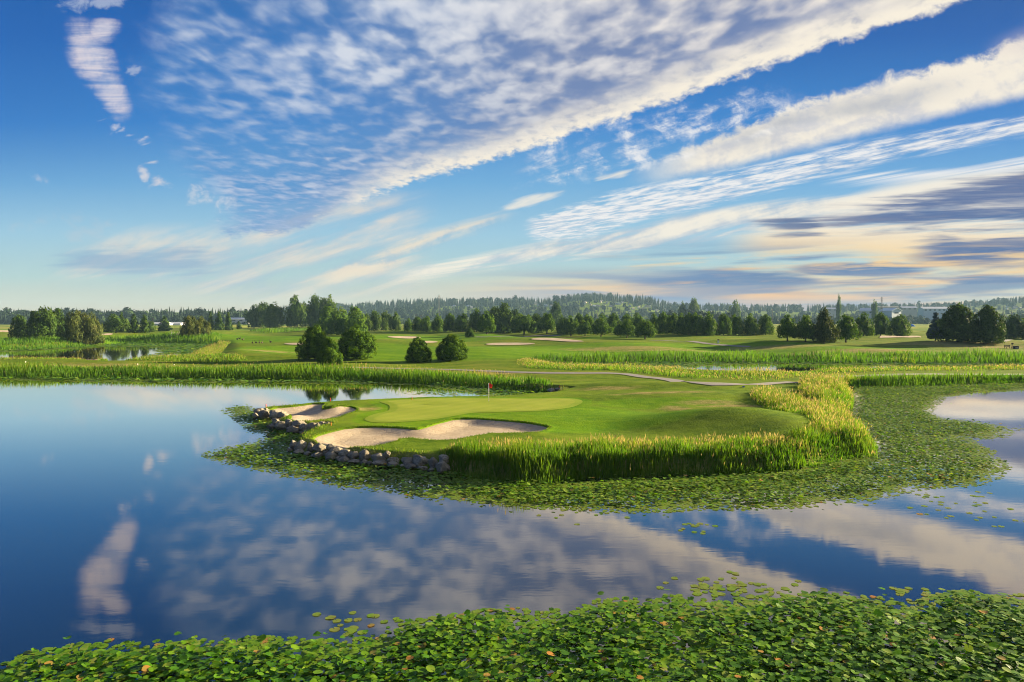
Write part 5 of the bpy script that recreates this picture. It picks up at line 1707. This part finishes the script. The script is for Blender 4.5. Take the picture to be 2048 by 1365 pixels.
ROCKS = [boulder_mesh(300 + i) for i in range(9)]
brg = random.Random(12)


def bouldr(cx, cy, w, h, origin, scale, label, group, inland=0.0, zfix=None):
    """cx, cy, w, h in an enlargement of the photograph; the stone stands at the waterline there."""
    px, py = origin[0] + cx / scale, origin[1] + cy / scale
    wp, hp = w / scale, h / scale
    foot = py + hp / 2
    # distance: the waterline under this stone
    xs = np.array([p[0] for p in WALL])
    yb = np.interp(px, xs, [p[1] for p in WALL]) if zfix is None else zfix
    gx, gy = on_plane(px, max(foot, yb) if inland == 0 else yb)
    Y_ = gy + inland
    W = wp / FPX * Y_ * 1.20
    Hh = hp / FPX * Y_ * 1.16
    zc = CAM_H + uv_of(px, py)[1] * Y_
    o = bpy.data.objects.new('boulder', brg.choice(ROCKS))
    COL.objects.link(o)
    o.location = (uv_of(px, py)[0] * Y_, Y_ + W * 0.12, max(zc + 0.05, 0.10))
    o.scale = (W, W * brg.uniform(0.8, 1.0), Hh * 1.04)
    o.rotation_euler = (brg.uniform(-0.12, 0.12), brg.uniform(-0.12, 0.12), brg.choice([0, math.pi]) + brg.uniform(-0.3, 0.3))
    return tag(o, label, 'boulder', group)


O5, S5 = (400, 740), 3.413
WALL = [(578, 907), (600, 911), (625, 916), (660, 924), (695, 929), (730, 933), (770, 937), (815, 940), (860, 945), (900, 950)]
TOPC = [(632, 520, 48, 62), (690, 530, 76, 66), (748, 540, 46, 56), (815, 540, 92, 56), (890, 537, 62, 46), (930, 560, 70, 56), (985, 577, 86, 46), (1050, 590, 70, 52), (1125, 595, 82, 66), (1215, 607, 106, 44), (1277, 583, 46, 36),
        (1322, 625, 72, 46), (1420, 628, 82, 50), (1505, 632, 102, 70), (1590, 648, 66, 66), (1660, 620, 60, 50)]
BOTC = [(612, 556, 36, 32), (665, 570, 66, 40), (735, 582, 56, 30), (805, 585, 80, 38), (858, 575, 34, 36), (895, 600, 82, 60), (940, 612, 32, 36), (985, 620, 82, 44), (1057, 632, 76, 32), (1120, 640, 50, 32), (1160, 645, 32, 28), (1228, 645, 96, 40), (1320, 655, 80, 32), (1382, 662, 38, 24), (1437, 665, 86, 34), (1520, 678, 66, 30), (1578, 690, 46, 22), (1650, 675, 96, 66)]
for i, (a, b_, w, h) in enumerate(TOPC):
    bouldr(a, b_, w, h, O5, S5, 'grey boulder in the upper course of the long stone wall, %s' % nth(i, 16), 'boulders of the long stone wall', 0.55)
for i, (a, b_, w, h) in enumerate(BOTC):
    bouldr(a, b_, w, h, O5, S5, 'grey boulder at the waterline of the long stone wall, %s' % nth(i, 18), 'boulders of the long stone wall')
for i in range(30):      # dark fill stones behind and between
    px = 585 + i * 10.3
    b_ = np.interp(px, [p[0] for p in WALL], [p[1] for p in WALL])
    gx, gy = on_plane(px, b_)
    o = bpy.data.objects.new('fill_stone', ROCKS[i % 9])
    COL.objects.link(o)
    s = brg.uniform(0.4, 0.65)
    o.location = (gx, gy + 1.0, 0.42 + brg.uniform(-0.15, 0.12))
    o.scale = (s, s, s * 0.9)
    o.rotation_euler = (0, 0, brg.uniform(0, 6))
    tag(o, 'dark stone wedged behind the boulders of the long stone wall', 'stone', 'fill stones of the long wall')
WALL = [(530, 860), (541, 862), (556, 866), (580, 869.5), (615, 870.5), (645, 869)]
G2 = [(492, 393, 64, 44), (553, 385, 64, 64), (518, 357, 50, 36), (600, 375, 42, 52), (628, 412, 92, 48), (665, 375, 82, 46), (705, 398, 56, 56), (762, 398, 64, 68), (705, 432, 62, 24), (755, 432, 42, 22), (828, 378, 50, 40), (872, 380, 32, 32), (805, 428, 68, 32), (800, 400, 50, 50)]
for i, (a, b_, w, h) in enumerate(sorted(G2)):
    bouldr(a, b_, w, h, O5, S5, 'grey boulder in the middle rock heap under the small bunker, %s' % nth(i, 14), 'boulders of the middle rock heap', 0.0 if b_ > 390 else 0.6)
WALL = [(500, 838), (520, 841), (545, 843), (575, 843), (600, 843)]
G1 = [(400, 290, 60, 50), (378, 318, 46, 36), (440, 312, 76, 52), (500, 318, 66, 56), (555, 312, 72, 42), (452, 290, 40, 36)]
for i, (a, b_, w, h) in enumerate(sorted(G1)):
    bouldr(a, b_, w, h, O5, S5, 'dark boulder at the left tip of the peninsula, %s' % nth(i, 6), 'boulders at the peninsula tip', 0.0 if b_ > 300 else 0.6)
WALL = [(1095, 785), (1115, 786), (1145, 787)]
G0 = [(485, 165, 50, 34), (530, 160, 44, 28), (565, 160, 44, 26), (612, 166, 52, 38)]
for i, (a, b_, w, h) in enumerate(sorted(G0)):
    bouldr(a, b_, w, h, (980, 740), 3.938, 'grey boulder beside the culvert behind the green, %s' % nth(i, 4), 'boulders at the inlet')

# ------------------------------------------------------------------ golf things
m_white = plain('white_paint', (0.75, 0.74, 0.70), 0.5, 0.4, 0.06)
m_red = plain('red_cloth', (0.80, 0.03, 0.02), 0.7, 0.2, 0.12)
m_redp = plain('red_paint', (0.60, 0.06, 0.025), 0.6, 0.3, 0.1)
m_orange = plain('orange_paint', (0.70, 0.19, 0.03), 0.6, 0.3, 0.1)
m_black = plain('dark_paint', (0.03, 0.028, 0.026), 0.6, 0.3, 0.2)
m_wood = plain('weathered_wood', (0.11, 0.085, 0.06), 0.85, 0.2, 0.35, 4.0)
m_bluep = plain('blue_plastic', (0.05, 0.12, 0.36), 0.5, 0.4, 0.1)
m_tarp = plain('blue_tarp', (0.02, 0.16, 0.62), 0.6, 0.3, 0.15, 0.6)
m_steel = plain('galvanised_steel', (0.10, 0.105, 0.11), 0.9, 0.05, 0.1, 1.0)

x, y = on_plane(977.5, 803.5, ZG)
fz = float(ground(x, y)) + 0.04
top_z = CAM_H + uv_of(977.5, 767)[1] * y
hgt = top_z - fz
r = tag(empty('golf_flag', (x, y, fz)), 'red flag on a white pole standing in the putting green', 'flag')
Mesh().tube([(0, 0, -0.1), (0, 0, hgt)], 0.028, 8).done('pole', m_white, r, True)
nx, nz = 10, 8
vs, fs = [], []
for side in (0, 1):
    for i in range(nx):
        for j in range(nz):
            a = i / (nx - 1)
            vs.append((0.03 + 0.42 * a - 0.12 * a * (j / (nz - 1)), 0.05 * math.sin(a * 5.0 + j * 0.4) + 0.02 * side + 0.06 * a, hgt - 0.02 - 0.50 * j / (nz - 1) - 0.10 * a * (1 - 1.2 * j / (nz - 1)) - 0.06 * a * a))
    o_ = side * nx * nz
    for i in range(nx - 1):
        for j in range(nz - 1):
            q = (o_ + i * nz + j, o_ + (i + 1) * nz + j, o_ + (i + 1) * nz + j + 1, o_ + i * nz + j + 1)
            fs.append(q if side else q[::-1])
Mesh().add(vs, fs).done('flag_cloth', m_red, r, True)
Mesh().tube([(0, 0, 0.0), (0, 0, 0.012)], 0.055, 14).done('cup', m_white, r)

# a second flag, on the far green at the left
x, y, z = hit(342.5, 672.5)
hh = CAM_H + uv_of(342.5, 664)[1] * y - z
r = tag(empty('golf_flag', (x, y, z)), 'tiny pale flagstick on the far green beyond the left pond', 'flag')
Mesh().tube([(0, 0, -0.1), (0, 0, hh)], 0.05, 6).done('pole', m_white, r)
Mesh().add([(0.05, -0.02, hh), (0.6, 0.0, hh - 0.25), (0.05, -0.02, hh - 0.5), (0.05, 0.03, hh), (0.6, 0.05, hh - 0.25), (0.05, 0.03, hh - 0.5)], [(0, 2, 1), (3, 4, 5), (0, 1, 4, 3), (1, 2, 5, 4), (2, 0, 3, 5)]).done('flag_cloth', m_white, r)

for px, b_, h_, w_, m_, lab in ((532, 816.5, 0.42, 0.06, m_redp, 'short red stake at the left end of the small bunker'), (661, 803, 0.40, 0.06, m_redp, 'red stake behind the grassy lobe of the small bunker'), (824, 801, 0.42, 0.06, m_redp, 'red stake behind the back edge of the putting green'),
                            (1119, 779, 0.55, 0.09, m_orange, 'orange stake above the boulders of the inlet'), (662, 852, 0.30, 0.05, m_orange, 'orange stake between the two bunkers')):
    x, y, z = hit(px, b_)
    r = tag(empty('hazard_stake', (x, y, z)), lab, 'stake', 'coloured hazard stakes')
    Mesh().box(-w_ / 2, w_ / 2, -w_ / 2, w_ / 2, -0.15, h_ * 0.86).done('post', m_, r)
    Mesh().add([(-w_ / 2 - 0.004, -w_ / 2 - 0.004, h_ * 0.862), (w_ / 2 + 0.004, -w_ / 2 - 0.004, h_ * 0.862), (w_ / 2 + 0.004, w_ / 2 + 0.004, h_ * 0.862), (-w_ / 2 - 0.004, w_ / 2 + 0.004, h_ * 0.862), (0, 0, h_)], [(3, 2, 1, 0), (0, 1, 4), (1, 2, 4), (2, 3, 4), (3, 0, 4)]).done('tip', m_, r)

# bunker rake
x, y = on_plane(1078, 856.5, 0.6)
r = tag(empty('bunker_rake', (x, y, float(sand_level(np.array([x]), np.array([y]), np.array([1.2]))[0]) + 0.05), 0.25), 'dark rake lying in the right lobe of the long bunker', 'rake')
Mesh().tube([(-0.55, 0, 0.02), (0.75, 0.02, 0.03)], 0.022, 7).done('handle', m_black, r)
hd = Mesh().box(-0.62, -0.55, -0.3, 0.3, 0.0, 0.05)
for k in range(9):
    yy = -0.28 + 0.07 * k
    hd.add([(-0.60, yy - 0.01, 0.0), (-0.57, yy - 0.01, 0.0), (-0.57, yy + 0.01, 0.0), (-0.60, yy + 0.01, 0.0), (-0.585, yy, -0.07)], [(0, 1, 4), (1, 2, 4), (2, 3, 4), (3, 0, 4)])
hd.done('head', m_black, r)

# marker post and tee box things
x, y, z = hit(1436.6, 687)
r = tag(empty('marker_post', (x, y, z)), 'white marker post with a dark cap beside the upper cart path', 'post')
hh = 8.0 / FPX * y
w_ = 0.22
Mesh().box(-w_, w_, -w_, w_, -0.1, hh * 0.72).done('post', m_white, r)
Mesh().box(-w_ - 0.05, w_ + 0.05, -w_ - 0.05, w_ + 0.05, hh * 0.725, hh).done('cap', m_wood, r)
x, y, z = hit(1487, 775)
r = tag(empty('tee_box_marker', (x, y, z)), 'small blue tee marker block near the cart path right of the green', 'tee marker')
w_ = 4 / FPX * y / 2
mb = Mesh().box(-w_, w_, -w_ * 0.7, w_ * 0.7, -0.03, w_ * 1.0)
mb.done('block', m_bluep, r)
Mesh().add([(-w_ * 1.05, -w_ * 0.75, w_ * 1.003), (w_ * 1.05, -w_ * 0.75, w_ * 1.003), (w_ * 1.05, w_ * 0.75, w_ * 1.003), (-w_ * 1.05, w_ * 0.75, w_ * 1.003), (-w_ * 0.7, 0, w_ * 1.4), (w_ * 0.7, 0, w_ * 1.4)], [(3, 2, 1, 0), (0, 1, 5, 4), (2, 3, 4, 5), (1, 2, 5), (3, 0, 4)]).done('lid', m_bluep, r)
for i, (px, py) in enumerate(((51, 725.5), (275, 730), (348, 731))):
    x, y, z = hit(px, py)
    mb = Mesh()
    mb.tube([(0, 0, -0.05), (0, 0, 0.05)], [0.05, 0.05], 8).tube([(0, 0, 0.051), (0, 0, 0.08), (0, 0, 0.16), (0, 0, 0.21), (0, 0, 0.23)], [0.06, 0.11, 0.125, 0.08, 0.02], 10)
    o = mb.done('tee_marker', m_white, smooth=True)
    o.location = (x, y, z)
    tag(o, 'small white tee marker on the strip before the left pond, %s' % nth(i, 3), 'tee marker', 'white tee markers')

# little dock at the left pond
x, y = on_plane(182, 723.5, 0.3)
r = tag(empty('dock', (x, y, 0.0)), 'small dark wooden dock on the near bank of the left pond', 'dock')
dk = Mesh()
for k in range(8):
    dk.box(-1.5 + k * 0.38, -1.15 + k * 0.38, -1.0, 1.0, 0.72, 0.80)
dk.done('deck', m_wood, r)
for sx in (-1.3, 0.0, 1.3):
    for sy in (-0.8, 0.8):
        Mesh().tube([(sx, sy, -0.4), (sx, sy, 0.715)], 0.09, 7).done('pile', m_black, r)
        if sy < 0:
            Mesh().tube([(sx, sy - 0.29, 0.4), (sx, sy - 0.29, 1.4)], 0.06, 6).done('rail_post', m_black, r)

# bench, post and bin at the right edge
x, y, z = hit(2016, 697.5)
k = y / FPX
r = tag(empty('park_bench', (x, y, z), 0.1), 'dark wooden bench at the right edge before the evergreens', 'bench')
W = 13 * k / 2
Mesh().box(-W, W, -0.35, 0.30, 0.46, 0.55).done('seat', m_wood, r)
bk = Mesh()
for q in range(3):
    bk.box(-W, W, 0.31, 0.38, 0.62 + q * 0.17, 0.75 + q * 0.17)
bk.done('backrest', m_wood, r)
for sx in (-W * 0.8, W * 0.8):
    for sy, hh in ((-0.28, 0.455), (0.42, 1.05)):
        Mesh().box(sx - 0.06, sx + 0.06, sy - 0.035, sy + 0.035, -0.05, hh).done('leg', m_black, r)
x, y, z = hit(2024, 697.5)
r = tag(empty('sign_post', (x, y, z)), 'slim dark post with a small board between bench and bin', 'sign post')
hh = 11.5 * y / FPX
Mesh().tube([(0, 0, -0.1), (0, 0, hh)], 0.10, 7).done('post', m_black, r)
Mesh().box(-0.32, 0.32, -0.16, -0.105, hh * 0.72, hh * 0.97).done('board', m_black, r)
x, y, z = hit(2031.5, 698.5)
k = y / FPX
r = tag(empty('litter_bin', (x, y, z), -0.1), 'dark square litter bin with white spots at the right edge', 'bin')
W = 8.5 * k / 2
Mesh().box(-W, W, -W * 0.6, W * 0.6, -0.05, 5.2 * k).done('body', m_black, r)
Mesh().add([(-W * 1.08, -W * 0.68, 5.22 * k), (W * 1.08, -W * 0.68, 5.22 * k), (W * 1.08, W * 0.68, 5.22 * k), (-W * 1.08, W * 0.68, 5.22 * k), (-W * 0.9, -W * 0.5, 6.2 * k), (W * 0.9, -W * 0.5, 6.2 * k), (W * 0.9, W * 0.5, 6.2 * k), (-W * 0.9, W * 0.5, 6.2 * k)],
           [(3, 2, 1, 0), (4, 5, 6, 7), (0, 1, 5, 4), (1, 2, 6, 5), (2, 3, 7, 6), (3, 0, 4, 7)]).done('lid', m_black, r)
for sx in (-0.25, 0.45):
    Mesh().box(W * sx - 0.16, W * sx + 0.16, -W * 0.6 - 0.03, -W * 0.6 - 0.004, 1.6 * k, 3.0 * k).done('label', m_white, r)

# geese on the fairway
m_goose = plain('goose_feather', (0.075, 0.060, 0.048), 0.9, 0.1, 0.4, 6.0)


def goose_mesh():
    mb = Mesh()
    mb.tube([(-0.42, 0, 0.34), (-0.30, 0, 0.36), (-0.08, 0, 0.34), (0.14, 0, 0.37), (0.26, 0, 0.42)], [0.02, 0.11, 0.19, 0.16, 0.07], 10)
    mb.tube([(0.22, 0, 0.40), (0.33, 0, 0.52), (0.35, 0, 0.70), (0.38, 0, 0.80), (0.46, 0, 0.81), (0.56, 0, 0.78)], [0.07, 0.05, 0.04, 0.055, 0.05, 0.012], 8)
    for s in (-0.07, 0.07):
        mb.tube([(-0.02, s, 0.26), (0.0, s, 0.02), (0.09, s, 0.0)], [0.03, 0.016, 0.02], 5)
    return mb


gm = goose_mesh().done('goose', m_goose, smooth=True)
GE = [(475, 681), (480, 680), (486, 682), (505, 688.5), (512, 688), (519, 687.8), (524, 688.3), (541, 686.8)]
for i, (px, py) in enumerate(GE):
    o = gm if i == 0 else gm.copy()
    if i:
        COL.objects.link(o)
    x, y, z = hit(px, py)
    o.location = (x, y, z)
    o.rotation_euler = (0, 0, brg.uniform(0, 6.28))
    o.scale = (1.5,) * 3
    tag(o, 'dark goose on the fairway right of the left pond, %s' % nth(i, 8), 'goose', 'geese on the fairway')

# ------------------------------------------------------------------ masts, poles and far-off things
def lattice(name, px, base, top, Yd, wide, label, cat, arms=()):
    dx, dy, _ = ray(px, base)
    x = dx / dy * Yd
    z = float(ground(x, Yd))
    h = CAM_H + uv_of(px, top)[1] * Yd - z
    r = tag(empty(name, (x, Yd, z)), label, cat)
    mb = Mesh()
    n = 12
    for sx, sy in ((-1, -1), (1, -1), (1, 1), (-1, 1)):
        mb.tube([(sx * wide / 2, sy * wide / 2, -0.5), (sx * wide * 0.16, sy * wide * 0.16, h)], 0.13, 4)
    for i in range(n):
        a, b_ = i / n, (i + 1) / n
        wa, wb = wide / 2 * (1 - a) + wide * 0.16 * a, wide / 2 * (1 - b_) + wide * 0.16 * b_
        for s in (-1, 1):
            mb.tube([(-wa, s * wa, a * h), (wb, s * wb, b_ * h)], 0.07, 4)
            mb.tube([(wa, s * wa, a * h), (-wb, s * wb, b_ * h)], 0.12, 4)
            mb.tube([(s * wa, -wa, a * h), (s * wb, wb, b_ * h)], 0.12, 4)
    mb.done('lattice', m_steel, r)
    for f_, L in arms:
        Mesh().tube([(-L, 0, h * f_), (0, 0, h * f_ + 1.0), (L, 0, h * f_)], [0.12, 0.3, 0.12], 5).done('cross_arm', m_steel, r)
    if not arms:
        for k in range(3):
            an = k * 2.1
            Mesh().box(-0.4, 0.4, -0.25, 0.25, h * 0.90, h * 1.0).done('antenna_panel', m_white, r).location = (math.cos(an) * wide * 0.3, math.sin(an) * wide * 0.3, 0)
    return r


lattice('radio_mast', 878, 632, 591, 1450, 4.5, 'pale lattice radio mast standing before the wooded hill', 'mast')
lattice('power_pylon', 1763, 632, 594, 1320, 4.0, 'tall lattice power pylon between the far warehouses', 'pylon', ((0.72, 4.5), (0.84, 4.0), (0.94, 3.2)))
UP = [(306, 636), (460, 628), (832, 628), (842, 630), (1195, 622), (1545, 618), (2045, 626)]
for i, (px, t_) in enumerate(UP):
    Yd = 900
    x = uv_of(px, 645)[0] * Yd
    z = float(ground(x, Yd))
    h = CAM_H + uv_of(px, t_)[1] * Yd - z
    r = tag(empty('utility_pole', (x, Yd, z)), 'thin wooden utility pole along the far field, %s' % nth(i, 7), 'utility pole', 'utility poles')
    Mesh().tube([(0, 0, -0.3), (0, 0, h)], [0.24, 0.16], 6).done('pole', m_wood, r)
    Mesh().box(-1.3, 1.3, -0.22, -0.17, h - 1.1, h - 0.85).done('cross_arm', m_wood, r)

# blue tarp heap and a red truck in the fields
Yd = 700
for j, (px, w_, h_) in enumerate(((1822, 15, 4.6),)):
    x = uv_of(px, 641)[0] * Yd
    z = float(ground(x, Yd))
    W, Hh = w_ / FPX * Yd, h_ / FPX * Yd
    a = np.linspace(-1, 1, 24)
    A, B = np.meshgrid(a, a)
    hz = Hh * np.clip((1 - np.abs(A) ** 4) * (1 - np.abs(B) ** 4), 0, 1) * (0.72 + 0.28 * np.sin(A * 3.1 + 1) * np.cos(B * 2)) - 0.05
    ii = np.arange(576).reshape(24, 24)
    q = np.stack([ii[:-1, :-1], ii[:-1, 1:], ii[1:, 1:], ii[1:, :-1]], -1).reshape(-1, 4)
    o = build('tarp_heap', np.stack([A * W / 2, B * W / 3, hz + 0.6], -1).reshape(-1, 3), q, m_tarp, smooth=True)
    o.location = (x, Yd, z)
    tag(o, 'bright blue tarp heap at the field edge below the pale blue warehouse', 'tarp')
x = uv_of(1440, 640)[0] * Yd
z = float(ground(x, Yd))
r = tag(empty('farm_truck', (x, Yd, z)), 'small red truck in the field above the long hedge', 'truck')
Mesh().box(-2.6, 1.2, -1.0, 1.0, 0.7, 2.6).done('cargo_box', m_redp, r)
Mesh().add([(1.25, -1, 0.7), (3.0, -1, 0.7), (3.0, -1, 1.5), (2.4, -1, 2.3), (1.25, -1, 2.3), (1.25, 1, 0.7), (3.0, 1, 0.7), (3.0, 1, 1.5), (2.4, 1, 2.3), (1.25, 1, 2.3)], [(0, 1, 2, 3, 4), (9, 8, 7, 6, 5), (0, 5, 6, 1), (1, 6, 7, 2), (2, 7, 8, 3), (3, 8, 9, 4), (4, 9, 5, 0)]).done('cab', m_redp, r)
for sx in (-1.8, 2.1):
    for sy in (-0.85, 0.85):
        Mesh().tube([(sx, sy - 0.14, 0.45), (sx, sy + 0.14, 0.45)], 0.45, 12).done('wheel', m_black, r)

# ------------------------------------------------------------------ evening air
hz = Mesh().box(-4000, 4000, -40, 4600, -3.0, 135.0).done('haze', None)
m_haze = bpy.data.materials.new('evening_air')
m_haze.use_nodes = True
nt = m_haze.node_tree
for n in list(nt.nodes):
    nt.nodes.remove(n)
pv = nt.nodes.new('ShaderNodeVolumePrincipled')
pv.inputs['Color'].default_value = (0.30, 0.52, 0.74, 1)
pv.inputs['Density'].default_value = 0.00009
pv.inputs['Anisotropy'].default_value = 0.0
mo = nt.nodes.new('ShaderNodeOutputMaterial')
nt.links.new(pv.outputs[0], mo.inputs['Volume'])
hz.data.materials.append(m_haze)
hz.display_type = 'BOUNDS'
tag(hz, kind='stuff')
